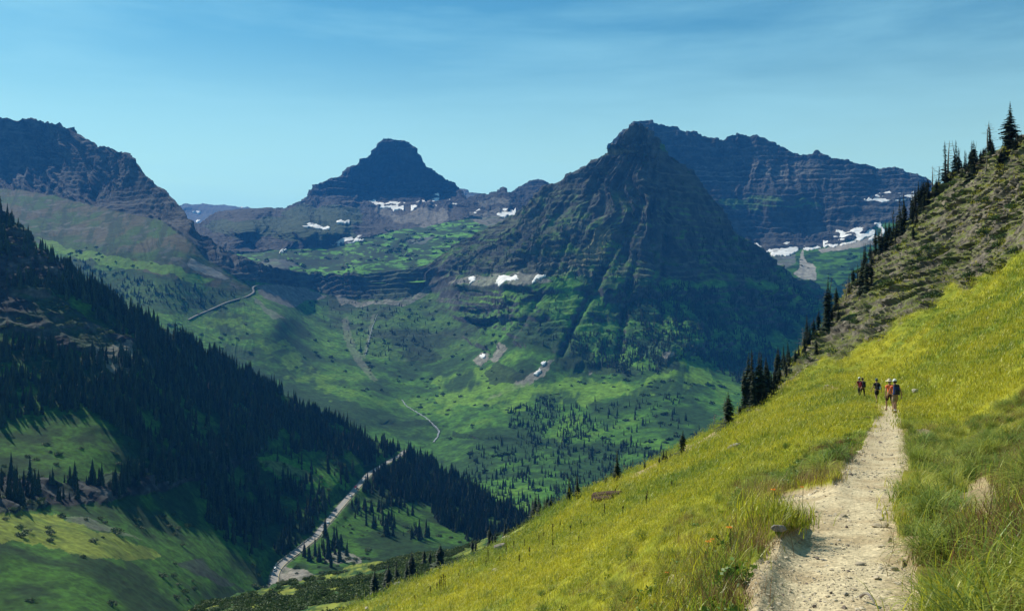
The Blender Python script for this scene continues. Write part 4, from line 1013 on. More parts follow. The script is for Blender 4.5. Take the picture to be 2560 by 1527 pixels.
PROTO = bpy.data.collections.new('foliage_kinds')
def stuff_instances(name, pts, rot, scl, tint, protos, idx, label):
    col = bpy.data.collections.new(name + '_kinds')
    for k, me in enumerate(protos):
        o = bpy.data.objects.new('%s_kind_%02d' % (name, k), me); col.objects.link(o)
    me = bpy.data.meshes.new(name)
    me.vertices.add(len(pts)); me.vertices.foreach_set('co', np.asarray(pts, np.float32).ravel())
    def add(n, t, d, key='value'):
        a = me.attributes.new(n, t, 'POINT'); a.data.foreach_set(key, np.ascontiguousarray(d).ravel())
    add('rot', 'FLOAT_VECTOR', np.asarray(rot, np.float32), 'vector'); add('scl', 'FLOAT_VECTOR', np.asarray(scl, np.float32), 'vector')
    add('tint', 'FLOAT', np.asarray(tint, np.float32)); add('kind_index', 'INT', np.asarray(idx, np.int32))
    o = obj(name, me, kind='stuff', label=label)
    ng = bpy.data.node_groups.new(name, 'GeometryNodeTree')
    ng.interface.new_socket('Geometry', in_out='INPUT', socket_type='NodeSocketGeometry'); ng.interface.new_socket('Geometry', in_out='OUTPUT', socket_type='NodeSocketGeometry')
    gi = ng.nodes.new('NodeGroupInput'); go = ng.nodes.new('NodeGroupOutput')
    ip = ng.nodes.new('GeometryNodeInstanceOnPoints'); ci = ng.nodes.new('GeometryNodeCollectionInfo')
    ci.inputs['Collection'].default_value = col; ci.inputs['Separate Children'].default_value = True; ci.inputs['Reset Children'].default_value = True
    def na(n, t):
        x_ = ng.nodes.new('GeometryNodeInputNamedAttribute'); x_.data_type = t; x_.inputs['Name'].default_value = n
        return x_.outputs['Attribute']
    ng.links.new(gi.outputs[0], ip.inputs['Points']); ng.links.new(ci.outputs[0], ip.inputs['Instance'])
    ip.inputs['Pick Instance'].default_value = True
    ng.links.new(na('kind_index', 'INT'), ip.inputs['Instance Index'])
    ng.links.new(na('rot', 'FLOAT_VECTOR'), ip.inputs['Rotation']); ng.links.new(na('scl', 'FLOAT_VECTOR'), ip.inputs['Scale'])
    ng.links.new(ip.outputs[0], go.inputs[0])
    md = o.modifiers.new('instances', 'NODES'); md.node_group = ng
    return o

def solid_conifer(name, seed, rb, tiers, k, mat):
    """one closed jagged surface: drooping star-shaped skirts stacked up a spire"""
    r_ = np.random.default_rng(seed)
    rings = []; sh = []
    for i in range(tiers):
        u = i / tiers
        z = 0.04 + 0.9 * u ** 0.95; zn = 0.04 + 0.9 * ((i + 1) / tiers) ** 0.95
        R_ = rb * ((1 - u) ** 0.9 * r_.uniform(.82, 1.15) + 0.02)
        ph = r_.uniform(0, 1)
        for jj, (rad, zz_) in enumerate(((R_, z), (R_ * .42, zn + .015))):
            ring = []
            for q in range(k):
                a = 2 * math.pi * (q + ph) / k
                w = r_.uniform(.75, 1.25) * (1.15 if q % 2 else .72) if jj == 0 else 1
                ring.append((rad * w * math.cos(a), rad * w * math.sin(a), zz_ - (0.022 * w if jj == 0 else 0) + r_.uniform(-.006, .006)))
            rings.append(ring); sh += list(r_.uniform(.55, 1.45, k))
    rings.append([(0.002 * math.cos(6.28 * q / k), 0.002 * math.sin(6.28 * q / k), 1.0) for q in range(k)]); sh += [1.0] * k
    V = np.array(rings).reshape(-1, 3); n = len(rings)
    Q = [(a * k + b, a * k + (b + 1) % k, (a + 1) * k + (b + 1) % k, (a + 1) * k + b) for a in range(n - 1) for b in range(k)]
    return mesh_np(name, V, np.array(Q), mat, False, {'shade': sh})
FARC = [solid_conifer('far_conifer', 31 + k, [0.13, 0.155, 0.115, 0.18, 0.14][k], 8 + k % 3, 9, M_NEEDLE_I) for k in range(5)]
MIDC = [solid_conifer('mid_conifer', 61 + k, [0.135, 0.115, 0.16][k], 13, 11, M_NEEDLE) for k in range(3)]

def forest(L, polys, seed, hmin, hmax):
    """polys: list of (polygon in the photograph, trees per 1000 square metres)"""
    fx_, fy_ = facec(L.PX), facec(L.PY)
    dens = np.zeros(fx_.shape)
    cl = fbm(facec(L.P[..., 0]) / 30, facec(L.P[..., 1]) / 30, 2.0, 2)
    for pl, dn in polys:
        dens = np.maximum(dens, wpip(fx_, fy_, pl, 14, 0.03, seed) * dn * (5.5 if L is LC else 2.6) / 1000 * np.clip(0.8 + 1.8 * cl, 0.05, 2))
    dens *= (L.front[:-1, :-1])
    if hasattr(L, 'road'): dens *= facec(np.minimum(L.road, 99)) > 8
    p, i, j, r_ = scatter_cells(L, dens, seed)
    h = r_.uniform(hmin, hmax, len(p)) * (0.42 + 0.75 * r_.random(len(p)))
    return p, h, r_
allp = []; allh = []
p, h, r_ = forest(LC, [
 ([(150,660),(330,765),(480,845),(640,935),(800,1025),(960,1100),(1010,1130),(985,1150),(930,1165),(880,1140),(820,1150),(760,1130),(700,1130),(640,1110),(600,1080),(520,1020),(420,960),(340,900),(330,840),(260,790),(170,720)], 14),
 ([(0,840),(80,850),(200,885),(300,910),(420,960),(520,1020),(600,1080),(640,1110),(560,1130),(450,1130),(330,1080),(240,1040),(150,1030),(0,1060),(-100,1060),(-100,840)], 9),
 ([(300,900),(420,950),(560,1040),(620,1100),(560,1150),(430,1180),(360,1150),(300,1090),(330,1020),(260,960)], 6),
 ([(-160,600),(0,640),(160,720),(300,800),(340,860),(250,800),(100,740),(-160,700)], 5.0),
 ([(-160,380),(0,520),(95,622),(200,700),(160,725),(60,690),(0,640),(-160,600)], 3.0),  # extra trees added here and just below to darken the sunlit spur
 ([(100,1210),(330,1180),(560,1130),(640,1110),(640,1140),(560,1170),(300,1240),(150,1260)], 8),
 ([(-160,1180),(0,1180),(130,1215),(100,1270),(-160,1290)], 3),
 ([(500,1200),(560,1185),(620,1215),(700,1270),(780,1300),(800,1330),(770,1355),(720,1395),(690,1410),(640,1400),(560,1350),(510,1290)], 8),
 ([(540,1170),(640,1160),(760,1200),(850,1260),(830,1290),(760,1300),(660,1240),(560,1210)], 4),
 ([(620,1130),(700,1130),(860,1170),(900,1190),(870,1235),(840,1200),(700,1160)], 2.5),
 ([(930,1185),(985,1165),(1015,1140),(1060,1145),(1120,1180),(1180,1215),(1250,1258),(1330,1300),(1380,1330),(1300,1400),(1240,1400),(1180,1360),(1100,1310),(1040,1260),(960,1230),(905,1230)], 14),
 ([(870,1260),(960,1240),(1020,1270),(1080,1330),(1050,1370),(960,1340),(890,1300)], 2.5),
 ([(1180,1340),(1300,1380),(1400,1300),(1500,1300),(1500,1450),(1180,1450)], 9),
 ([(750,1375),(830,1340),(870,1380),(860,1420),(800,1420),(760,1400)], 3)], 5, 11, 19)
allp.append(p); allh.append(h)
p2, h2, r_ = forest(LD, [
 ([(1290,1010),(1360,1000),(1420,1010),(1480,1060),(1520,1080),(1500,1100),(1380,1100),(1260,1085)], 5),
 ([(1250,1090),(1400,1095),(1560,1110),(1700,1120),(1760,1060),(1720,1180),(1560,1230),(1400,1280),(1260,1300),(1150,1220),(1180,1130)], 2.2),
 ([(1200,1180),(1400,1180),(1600,1160),(1560,1260),(1350,1340),(1220,1300)], 4.0),
 ([(1440,1000),(1600,1000),(1700,980),(1720,1060),(1560,1090)], 0.9),
 ([(1400,830),(1500,840),(1620,830),(1750,820),(1900,820),(1960,900),(1880,1000),(1800,930),(1700,880),(1640,930),(1540,930),(1440,900)], 8),
 ([(1560,710),(1700,720),(1850,730),(1960,720),(2080,740),(2000,820),(1850,860),(1700,850),(1560,800)], 8.0),  # trees thickened here to stand in for shade on the pyramid's right side
 ([(1700,560),(1800,560),(1900,640),(2060,730),(1980,730),(1850,700),(1740,660)], 2.0),
 ([(1150,735),(1500,730),(1560,800),(1560,900),(1400,880),(1250,820),(1150,800)], 0.6),
 ([(1210,600),(1400,560),(1560,600),(1640,690),(1500,690),(1250,680),(1120,680)], 1.0),
 ([(130,640),(300,680),(500,720),(620,730),(480,780),(300,760)], 2.5),
 ([(760,740),(900,760),(1080,760),(1100,880),(950,900),(820,820)], 0.7)], 15, 8, 16)
hbig = 9
key = np.concatenate([h / np.linalg.norm(p, axis=1), h2 / np.linalg.norm(p2, axis=1)])
pp = np.concatenate([p, p2]); hh = np.concatenate([h, h2])
inf = (np.abs(pp[:, 0] / pp[:, 1]) < 0.58)
order = np.argsort(-key * inf)
NBIG = 170
big = order[:NBIG]; rest = order[NBIG:]
for k in big:
    o = obj('forest_conifer', MIDC[int(k) % 3])
    o.location = pp[k]; o.scale = (hh[k],) * 3; o.rotation_euler = (0, 0, float(k) % 6.28)
    u_ = pp[k][0] / pp[k][1] * F + CX
    o['category'] = 'tree'; o['group'] = 'conifers of the forest on the left side of the valley'
    o['label'] = 'dark conifer in the forest left of the valley road' if u_ < 800 else 'dark conifer in the forest right of the valley road'
    if u_ >= 800: o['group'] = 'conifers of the forest right of the valley road'
r_ = np.random.default_rng(4)
m = len(rest); sc = hh[rest]
stuff_instances('conifer_forest', pp[rest] - [0, 0, 0.3], np.stack([r_.uniform(-.04, .04, m), r_.uniform(-.04, .04, m), r_.uniform(0, 6.3, m)], 1), np.stack([sc * r_.uniform(.8, 1.3, m), sc * r_.uniform(.8, 1.3, m), sc], 1), r_.random(m), FARC, r_.integers(0, 5, m), 'dense dark conifer forest on the valley sides')

# far scrub: low rounded krummholz and alder clumps
def bush_mesh(name, seed, nleaf, mat, flat=0.6, lsz=0.22):
    r_ = np.random.default_rng(seed)
    c = r_.normal(size=(nleaf, 3)); c /= np.linalg.norm(c, axis=1)[:, None]
    rad = 0.5 * r_.uniform(0.55, 1.0, nleaf) * (1 + 0.35 * np.sin(c[:, 0] * 5 + seed) * np.cos(c[:, 1] * 4))
    c = c * rad[:, None]; c[:, 2] = np.abs(c[:, 2]) * flat * 2 * 0.8
    a = r_.normal(size=(nleaf, 3)); a /= np.linalg.norm(a, axis=1)[:, None]; b = np.cross(a, r_.normal(size=(nleaf, 3))); b /= np.linalg.norm(b, axis=1)[:, None]
    s = lsz * r_.uniform(.5, 1.2, nleaf)[:, None]
    V = np.stack([c - a * s * .5, c + b * s * .35, c + a * s * .5, c - b * s * .35], 1).reshape(-1, 3)
    Q = np.arange(nleaf * 4).reshape(-1, 4)
    return mesh_np(name, V, Q, mat, False, {'shade': np.repeat(r_.uniform(.6, 1.4, nleaf), 4)})
M_SHRUB_I = leaf_mat('shrub_leaves', (0.022, 0.050, 0.012), (0.075, 0.120, 0.022), 0.2, 0.6, 0.2)
M_SHRUB_D = leaf_mat('dwarf_tree_needles', (0.020, 0.045, 0.014), (0.045, 0.085, 0.022), 0.1, 0.7, 0.2)
BUSHF = [bush_mesh('far_bush', 71 + k, 60, M_SHRUB_D, 0.5, 0.34) for k in range(3)]
BUSHN = [bush_mesh('near_bush', 81 + k, 420, M_SHRUB_I, 0.6, 0.13) for k in range(4)]
def scrub(name, L, polys, seed, smin, smax, protos, label, base=0.0):
    fx_, fy_ = facec(L.PX), facec(L.PY)
    Xc, Yc, Zc = facec(L.P[..., 0]), facec(L.P[..., 1]), facec(L.P[..., 2])
    cl = fbm(Xc / (smax * 7), Yc / (smax * 7), Zc / (smax * 7), 3)
    dens = np.zeros(fx_.shape)
    for pl, dn in polys: dens = np.maximum(dens, wpip(fx_, fy_, pl, 14, 0.03, seed) * dn / 1000 * sstep(-0.15, 0.35, cl + base) * 1.6)
    dens *= L.front[:-1, :-1]
    if hasattr(L, 'road'): dens *= facec(np.minimum(L.road, 99)) > 8.5
    p, i, j, r_ = scatter_cells(L, dens, seed)
    m = len(p); s = r_.uniform(smin, smax, m)
    stuff_instances(name, p - [0, 0, 0.1], np.stack([r_.uniform(-.1, .1, m), r_.uniform(-.1, .1, m), r_.uniform(0, 6.3, m)], 1), np.stack([s * r_.uniform(.8, 1.5, m), s * r_.uniform(.8, 1.5, m), s * r_.uniform(.6, 1.1, m)], 1), np.clip(r_.random(m) * 0.6 + 0.4 * (facec(L.PX)[i, j] * 0 + 0.5 + cl[i, j]), 0, 1), protos, r_.integers(0, len(protos), m), label)
scrub('alder_thicket', LC, [([(-160,600),(1500,600),(1500,1520),(-160,1540)], 3.2)], 21, 2.5, 6.5, BUSHN[:2], 'leafy green thickets on the nearer valley side')
scrub('dwarf_tree_scrub', LD, [([(1060,560),(1600,320),(1700,400),(1850,600),(2080,740),(2000,1000),(1700,1150),(1250,1250),(1080,1060),(860,860),(740,740),(1080,730)], 0.85), ([(0,560),(620,720),(640,900),(300,900),(0,720)], 1.0), ([(480,800),(1090,1080),(1300,1300),(1700,1200),(1800,900),(1090,960),(800,780)], 0.25)], 22, 4, 12, BUSHF, 'dwarf trees and brush dotted over the pyramid and the valley', -0.02)
scrub('pass_scrub', LF, [([(560,640),(700,622),(830,622),(900,600),(1000,575),(1120,555),(1240,540),(1300,530),(1250,700),(500,720)], 0.7)], 23, 7, 18, BUSHF, 'clumps of dwarf trees on the pass meadow', -0.05)
scrub('basin_scrub', LJ, [([(1990,650),(2180,620),(2250,700),(2200,800),(1980,760)], 0.8)], 24, 7, 16, BUSHF, 'dwarf trees in the basin under the right hand wall', -0.02)
scrub('brush', LB, [([(400,1400),(2000,900),(2100,1100),(1000,1700),(400,1700)], 110)], 25, 1.4, 3.6, BUSHN, 'sunlit brush on the slope behind the grass edge', 0.12)
# ================================================================ grass on the near hill
def blade_set(r_, n, L0, L1, w, spread, segs=4, droop=1.0, lean0=0.2, lean1=1.0):
    V = []; Q = []; sh = []
    for k in range(n):
        a = r_.uniform(0, 6.3); L = r_.uniform(L0, L1); b = np.array([r_.normal() * spread, r_.normal() * spread, 0.0])
        d = np.array([math.cos(a), math.sin(a), 0]); s_ = np.array([-d[1], d[0], 0])
        th = r_.uniform(lean0, lean1); dr = r_.uniform(0.6, 1.4) * droop
        p = b.copy(); p[2] = -0.03; ang = th * 0.4
        c = r_.uniform(0.6, 1.5); ww = w * r_.uniform(.6, 1.3)
        base = len(V)
        for i in range(segs + 1):
            t = i / segs
            wd = ww * (1 - t ** 1.6) + 0.0006
            V.append(p - s_ * wd * .5); V.append(p + s_ * wd * .5); sh += [c, c * 1.05]
            ang = th * 0.4 + dr * t * 1.5
            p = p + (d * math.sin(ang) + np.array([0, 0, math.cos(ang)])) * L / segs
        for i in range(segs):
            o = base + 2 * i; Q.append((o, o + 1, o + 3, o + 2))
    return np.array(V), np.array(Q), sh
def tuft(name, seed, mat, *a, **k):
    v, q, sh = blade_set(np.random.default_rng(seed), *a, **k)
    return mesh_np(name, v, q, mat, False, {'shade': sh})
M_GRASS = leaf_mat('grass_blades', (0.13, 0.20, 0.018), (0.42, 0.385, 0.022), 0.4, 0.45, 0.35)
M_BGRASS = leaf_mat('bear_grass_blades', (0.12, 0.19, 0.026), (0.36, 0.35, 0.045), 0.35, 0.55, 0.25)
M_DRY = leaf_mat('dry_red_stems', (0.17, 0.085, 0.035), (0.26, 0.19, 0.07), 0.3, 0.6, 0.2)
M_HERB = leaf_mat('herb_leaves', (0.07, 0.15, 0.018), (0.15, 0.21, 0.022), 0.35, 0.5, 0.3)
SHORT = [tuft('short', 200 + k, M_GRASS, 34, 0.10, 0.30, 0.007, 0.10, segs=3, droop=.7) for k in range(4)]
LONG = [tuft('long', 210 + k, M_BGRASS, 90, 0.32, 0.62, 0.0085, 0.05, segs=5, droop=1.25, lean0=.1, lean1=1.3) for k in range(3)]
DRY = [tuft('dry', 220 + k, M_DRY, 40, 0.12, 0.32, 0.005, 0.12, segs=3, droop=.5) for k in range(2)]
HERB = [bush_mesh('herb', 230 + k, 90, M_HERB, 0.55, 0.16) for k in range(2)]
WIDE = [tuft('wide', 240 + k, M_GRASS, 34, 0.22, 0.5, 0.03, 0.38, segs=2, droop=1.3, lean0=.3, lean1=1.5) for k in range(3)]
WIDEB = [tuft('wideb', 250 + k, M_BGRASS, 26, 0.4, 0.85, 0.03, 0.2, segs=3, droop=1.2, lean0=.1, lean1=1.2) for k in range(2)]
KINDS_ = SHORT + LONG + DRY + HERB + WIDE + WIDEB      # 0-3 short, 4-6 long, 7-8 dry, 9-10 herb, 11-13 wide, 14-15 wideb
fx_, fy_ = facec(LA.PX), facec(LA.PY)
Yc = facec(LA.P[..., 1]); Xc = facec(LA.P[..., 0]); Zc = facec(LA.P[..., 2])
rr_ = facec(rk2); tmf = facec(tm.astype(float)); brf = facec(LA.bare.astype(float))
ok = (tmf < 0.05) & (fy_ < 1700) & (Yc > 3.2)
base_d = np.clip(44 * (9.0 / np.maximum(Yc, 5)) ** 1.5, 0.3, 80)
dens = base_d * ok * (1 - 0.85 * sstep(.3, .8, rr_)) * (1 - 0.93 * (brf > .5))
# the far back side of the hill needs none
dens[LA.n + 3:] = 0
dens = dens * np.where((fx_ > facec(r)) & (Yc < 26), 0.55, 1.0)
vary = np.clip(1 + 1.1 * fbm(Xc / 1.5 + 3, Yc / 1.5, Zc / 1.5, 3), .35, 1.8)
dens = dens * (1 - 0.9 * ((fx_ > facec(l) - 8) & (fx_ < facec(r) + 8) & (fy_ > 995) & (fy_ < 1060)))
dens = dens * vary * (1 - 0.8 * ((fx_ > facec(r) - 5) & (fx_ < facec(r) + 22) & (fy_ > 1250)))
p, i, j, r_ = scatter_cells(LA, dens, 77)
m = len(p); Yp = p[:, 1]
N_ = LA.N[i, j]; tn = LA.tintn[i, j]
near = Yp < 30
u = r_.random(m)
kind = np.where(near, r_.integers(0, 4, m), r_.integers(11, 14, m))
# patches of long bear grass, dry stems and leafy herbs
f1 = fbm(p[:, 0] / 1.6, p[:, 1] / 1.6, p[:, 2] / 1.6, 3); f2 = fbm(p[:, 0] / 1.2 + 50, p[:, 1] / 1.2, p[:, 2] / 1.2, 3); f3 = fbm(p[:, 0] / 2.4 + 90, p[:, 1] / 2.4, p[:, 2] / 2.4, 3)
ppx = LA.PX[i, j]; ppy = LA.PY[i, j]
rightside = ppx > edges(ppy)[1]
f1b = fbm(p[:, 0] / 0.9, p[:, 1] / 0.9, p[:, 2] / 0.9, 2)
bg = np.where(rightside, (f1b > 0.08) & (u < .6), (f1 > .25) & (u < .25)) & near
kind = np.where(bg, r_.integers(4, 7, m), kind)
dry = (f2 > np.where(rightside, 0.0, 0.14)) & (u > 0.4) & near & ~bg
kind = np.where(dry, r_.integers(7, 9, m), kind)
edge = (np.abs(ppx - edges(ppy)[0]) < 80 * np.clip(12 / Yp, .2, 2)) & (u > 0.55) & (f2 > -.1) & near
kind = np.where(edge, 7 + (u * 100).astype(int) % 2, kind)
hb = (f3 > 0.2) & (u > 0.55) & near & ~rightside & ~dry
kind = np.where(hb, r_.integers(9, 11, m), kind)
kind = np.where(~near & (f1 > 0.15) & (u < .4), r_.integers(14, 16, m), kind)
s = r_.uniform(0.75, 1.35, m)
s = np.where((kind >= 4) & (kind <= 6), r_.uniform(.6, 1.1, m) * np.where(rightside, 1.15, .9), s)
s = np.where((kind == 9) | (kind == 10), r_.uniform(0.22, 0.5, m), s)
s = np.where(kind >= 11, s * np.clip(Yp / 60, 0.55, 1.35), s)
down = -N_ * 1.0; down[:, 2] = 0
rot = np.stack([r_.normal(0, .12, m), r_.normal(0, .12, m), r_.uniform(0, 6.3, m)], 1)
# lean the blades down the slope a little, like snow pressed them
rot[:, 0] += 0.25 * N_[:, 1] * -1 * 0; 
scl = np.stack([s, s, s * r_.uniform(.7, 1.15, m)], 1)
tint_ = np.clip(tn + r_.normal(0, .22, m) + 0.1, 0, 1)
tint_ = np.where((kind >= 4) & (kind <= 6), np.clip(r_.random(m) * .8, 0, 1), tint_)
stuff_instances('grass', p, rot, scl, tint_, KINDS_, kind, 'yellow green meadow grass with bear grass tufts on the near hill')

# big arching bear grass tussocks beside the trail
TUS = [tuft('tussock', 260 + k, M_BGRASS, 260, 0.38, 0.80, 0.010, 0.09, segs=6, droop=1.5, lean0=.15, lean1=1.7) for k in range(4)]
TUD = [tuft('tussock_dry', 270 + k, M_DRY, 150, 0.2, 0.42, 0.006, 0.10, segs=4, droop=1.0, lean0=.1, lean1=1.4) for k in range(2)]
el, er = edges(fy_)
dn = np.where((fx_ > er + 22) & (Yc < 34), 1.5, np.where((fx_ < el - 15) & (fx_ > el - 330 * np.clip(10 / np.maximum(Yc, 5), .2, 1.2)) & (Yc < 34), 0.55, np.where((Yc < 60) & (fx_ < er), .05, 0.0))) * (tmf < .02) * (rr_ < .2) * (brf < .5) * (Yc > 3.4)
dn = dn * np.clip(.7 + 1.3 * fbm(Xc / 3, Yc / 3, Zc / 3 + 9, 2), .1, 2)
dn[LA.n + 3:] = 0
p, i, j, r_ = scatter_cells(LA, dn, 83); m = len(p)
sz = r_.uniform(.55, 1.15, m); kd = np.where(r_.random(m) < .24, r_.integers(4, 6, m), r_.integers(0, 4, m))
N_ = LA.N[i, j]
stuff_instances('bear_grass', p, np.stack([-N_[:, 1] * .5, N_[:, 0] * .5, r_.uniform(0, 6.3, m)], 1) * [1, 1, 1], np.stack([sz, sz, sz * r_.uniform(.7, 1, m)], 1), r_.random(m) ** 1.3, TUS + TUD, kd, 'arching bear grass tussocks beside the trail')

# low leafy shrubs along both trail edges
M_LOWS = leaf_mat('low_shrub_leaves', (0.075, 0.125, 0.014), (0.19, 0.22, 0.024), 0.35, 0.5, 0.3)
M_REDS = leaf_mat('reddish_shrub_leaves', (0.15, 0.06, 0.025), (0.20, 0.13, 0.035), 0.3, 0.6, 0.2)
LOWS = [bush_mesh('low_shrub', 290 + k, 1800, M_LOWS, 0.36, 0.05) for k in range(3)] + [bush_mesh('red_shrub', 296 + k, 1300, M_REDS, 0.33, 0.045) for k in range(2)]
wr = np.clip(12 / np.maximum(Yc, 5), .15, 1.2)
dn = np.where(((fx_ < el - 8) & (fx_ > el - 260 * wr)) | ((fx_ > er + 14) & (fx_ < er + 330 * wr)), 1.0, .035) * (Yc < 75) * (Yc > 3.6) * (tmf < .02) * (rr_ < .2) * (brf < .5) * sstep(-.05, .3, fbm(Xc / 2.2 + 60, Yc / 2.2, Zc / 2.2, 2)) * 1.3
dn[LA.n + 3:] = 0
p, i, j, r_ = scatter_cells(LA, dn, 92); m = len(p); sz = r_.uniform(.18, .45, m)
stuff_instances('low_shrubs', p, np.stack([np.zeros(m), np.zeros(m), r_.uniform(0, 6.3, m)], 1), np.stack([sz * 1.3, sz * 1.3, sz], 1), r_.random(m), LOWS, np.where(r_.random(m) < .3, r_.integers(3, 5, m), r_.integers(0, 3, m)), 'low leafy and reddish shrubs along the trail edges')

# ---------------------------------------------------------------- gravel and stones on the trail
def stone_mesh(name, seed, flat=0.5, mat=None):
    r_ = np.random.default_rng(seed)
    v = []; 
    g = (1 + 5 ** .5) / 2
    ico = np.array([(-1, g, 0), (1, g, 0), (-1, -g, 0), (1, -g, 0), (0, -1, g), (0, 1, g), (0, -1, -g), (0, 1, -g), (g, 0, -1), (g, 0, 1), (-g, 0, -1), (-g, 0, 1)], float)
    fs = np.array([(0,11,5),(0,5,1),(0,1,7),(0,7,10),(0,10,11),(1,5,9),(5,11,4),(11,10,2),(10,7,6),(7,1,8),(3,9,4),(3,4,2),(3,2,6),(3,6,8),(3,8,9),(4,9,5),(2,4,11),(6,2,10),(8,6,7),(9,8,1)])
    ico = ico / np.linalg.norm(ico[0]) * r_.uniform(.65, 1.2, (12, 1)) * 0.5
    ico *= [1.0, r_.uniform(.5, .9), flat * r_.uniform(.7, 1.2)]
    return mesh_np(name, ico, fs, mat, False)
def big_stone(name, seed, flat=0.6, mat=None, n=14):
    """a weathered block: a rough faceted body cut by a few planes"""
    r_ = np.random.default_rng(seed)
    u_ = np.linspace(0, 2 * np.pi, n, endpoint=False); w_ = np.linspace(-np.pi / 2, np.pi / 2, n // 2 + 1)
    D = []; 
    for b in w_:
        for a in u_: D.append((math.cos(a) * math.cos(b), math.sin(a) * math.cos(b), math.sin(b)))
    D = np.array(D)
    pl = r_.normal(size=(12, 3)); pl /= np.linalg.norm(pl, axis=1)[:, None]; h = r_.uniform(.55, .95, 12)
    rad = np.min(np.where(D @ pl.T > 0.05, h[None] / np.maximum(D @ pl.T, 0.05), 9), axis=1).clip(0.3, 1.15)
    rad *= 1 + 0.06 * fbm(D[:, 0] * 3 + seed, D[:, 1] * 3, D[:, 2] * 3, 3)
    V = D * rad[:, None] * 0.5 * np.array([1, .7, flat])
    Q = []
    for k in range(len(w_) - 1):
        for a in range(n): Q.append((k * n + a, k * n + (a + 1) % n, (k + 1) * n + (a + 1) % n, (k + 1) * n + a))
    return mesh_np(name, V, np.array(Q), mat, False)
M_STONE = plain_mat('trail_stone', (0.36, 0.30, 0.21), 0.9, 0.35, 4.0)
M_STONE2 = plain_mat('dark_stone', (0.15, 0.12, 0.10), 0.9, 0.35, 4.0)
M_PALE = plain_mat('pale_limestone', (0.42, 0.37, 0.29), 0.9, 0.3, 2.0, bump=0.03, bscale=6)
M_STONE3 = plain_mat('pale_gravel', (0.50, 0.43, 0.31), 0.9, 0.3, 4.0)
STK = [stone_mesh('pebble', 300 + k, .5, [M_STONE3, M_STONE, M_STONE3, M_STONE, M_STONE3, M_STONE, M_STONE3, M_STONE2][k]) for k in range(8)]
f_t = tmf > .8
dn = np.where(f_t, np.clip(420 * (6.0 / np.maximum(Yc, 4)) ** 1.6, 4, 600), 0) * (0.25 + 1.2 * sstep(-.1, .4, fbm(Xc * .9, Yc * .9, 2, 3)) + 0.8 * sstep(.5, 1, np.abs((fx_ - (facec(l) + facec(r)) / 2) / np.maximum(facec(r - l), 1) * 2))) + np.where(brf > .5, 30 * (9 / np.maximum(Yc, 6)) ** 1.2, 0)
dn = dn * ((fy_ < 1700) & (Yc > 3))
dn[LA.n + 3:] = 0
p, i, j, r_ = scatter_cells(LA, dn, 78)
m = len(p)
sz = np.exp(r_.normal(-4.1, 0.55, m)) * np.clip(p[:, 1] / 8, .9, 2.2)
stuff_instances('gravel', p + np.array([0, 0, 0.002]), np.stack([r_.uniform(-.3, .3, m), r_.uniform(-.3, .3, m), r_.uniform(0, 6.3, m)], 1), np.stack([sz, sz, sz], 1), r_.random(m), STK, r_.integers(0, 8, m), 'loose gravel scattered over the trail')
# small shrubs and rock rubble on the rib
dn = np.where(rr_ > .5, 0.22, 0) * (1.0 * (LA.front[:-1, :-1])) * sstep(-.2, .3, fbm(Xc / 6, Yc / 6, 3, 3))
p, i, j, r_ = scatter_cells(LA, dn, 79); m = len(p)
RUB = [stone_mesh('rubble', 320 + k, .6, plain_mat('rubble_stone', (0.21, 0.175, 0.13), .95, .4, 1.0)) for k in range(5)]
sz = np.exp(r_.normal(-.5, .45, m))
stuff_instances('rubble', p, np.stack([r_.uniform(-.5, .5, m), r_.uniform(-.5, .5, m), r_.uniform(0, 6.3, m)], 1), np.stack([sz, sz, sz], 1), r_.random(m), RUB, r_.integers(0, 5, m), 'broken stones lying on the rocky rib')
dn = np.where(rr_ > .3, 0.05, 0) * (1.0 * (LA.front[:-1, :-1])) * sstep(0, .35, fbm(Xc / 8 + 9, Yc / 8, 3, 3))
p, i, j, r_ = scatter_cells(LA, dn, 80); m = len(p); sz = r_.uniform(.6, 2.0, m)
stuff_instances('rib_shrubs', p, np.stack([np.zeros(m), np.zeros(m), r_.uniform(0, 6.3, m)], 1), np.stack([sz * 1.4, sz * 1.4, sz], 1), r_.random(m), BUSHN, r_.integers(0, 4, m), 'low green shrubs in the cracks of the rocky rib')
# ================================================================ roads, water
M_ASPH = plain_mat('road_surface', (0.26, 0.245, 0.225), 0.9, 0.12, 0.3)
M_EDGE = plain_mat('road_edge_line', (0.55, 0.45, 0.18), 0.8, 0.15, 1.0)
M_WALL = plain_mat('guard_wall_stone', (0.42, 0.38, 0.32), 0.9, 0.25, 0.5)
M_ROAD2 = plain_mat('old_road_surface', (0.16, 0.155, 0.145), 0.9, 0.2, 0.1)
def ribbon(name, pts, width, mat, lift=0.15, skirt=1.5, kind='structure', off=0.0, **props):
    pts = np.asarray(pts, float); n = len(pts)
    t = np.gradient(pts[:, :2], axis=0); t /= np.linalg.norm(t, axis=1)[:, None]
    nn = np.stack([t[:, 1], -t[:, 0]], 1)
    w = np.broadcast_to(np.asarray(width, float), (n,))
    V = []
    for sgn, dz in ((-1, -skirt), (-1, 0), (1, 0), (1, -skirt)):
        q = pts.copy(); q[:, :2] += nn * (sgn * w / 2 + off)[:, None]; q[:, 2] += lift + dz
        V.append(q)
    V = np.stack(V, 1).reshape(-1, 3)
    Q = []
    for i in range(n - 1):
        for k in range(3):
            Q.append((i * 4 + k, i * 4 + k + 1, (i + 1) * 4 + k + 1, (i + 1) * 4 + k))
    o = obj(name, mesh_np(name, V, np.array(Q), mat, False))
    if kind: o['kind'] = kind
    for k, v in props.items(): o[k] = v
    return o, nn
road, rn = ribbon('road', rps, 6.8, M_ASPH, 0.12, 0.8, label='pale two lane mountain road climbing away along the valley side')
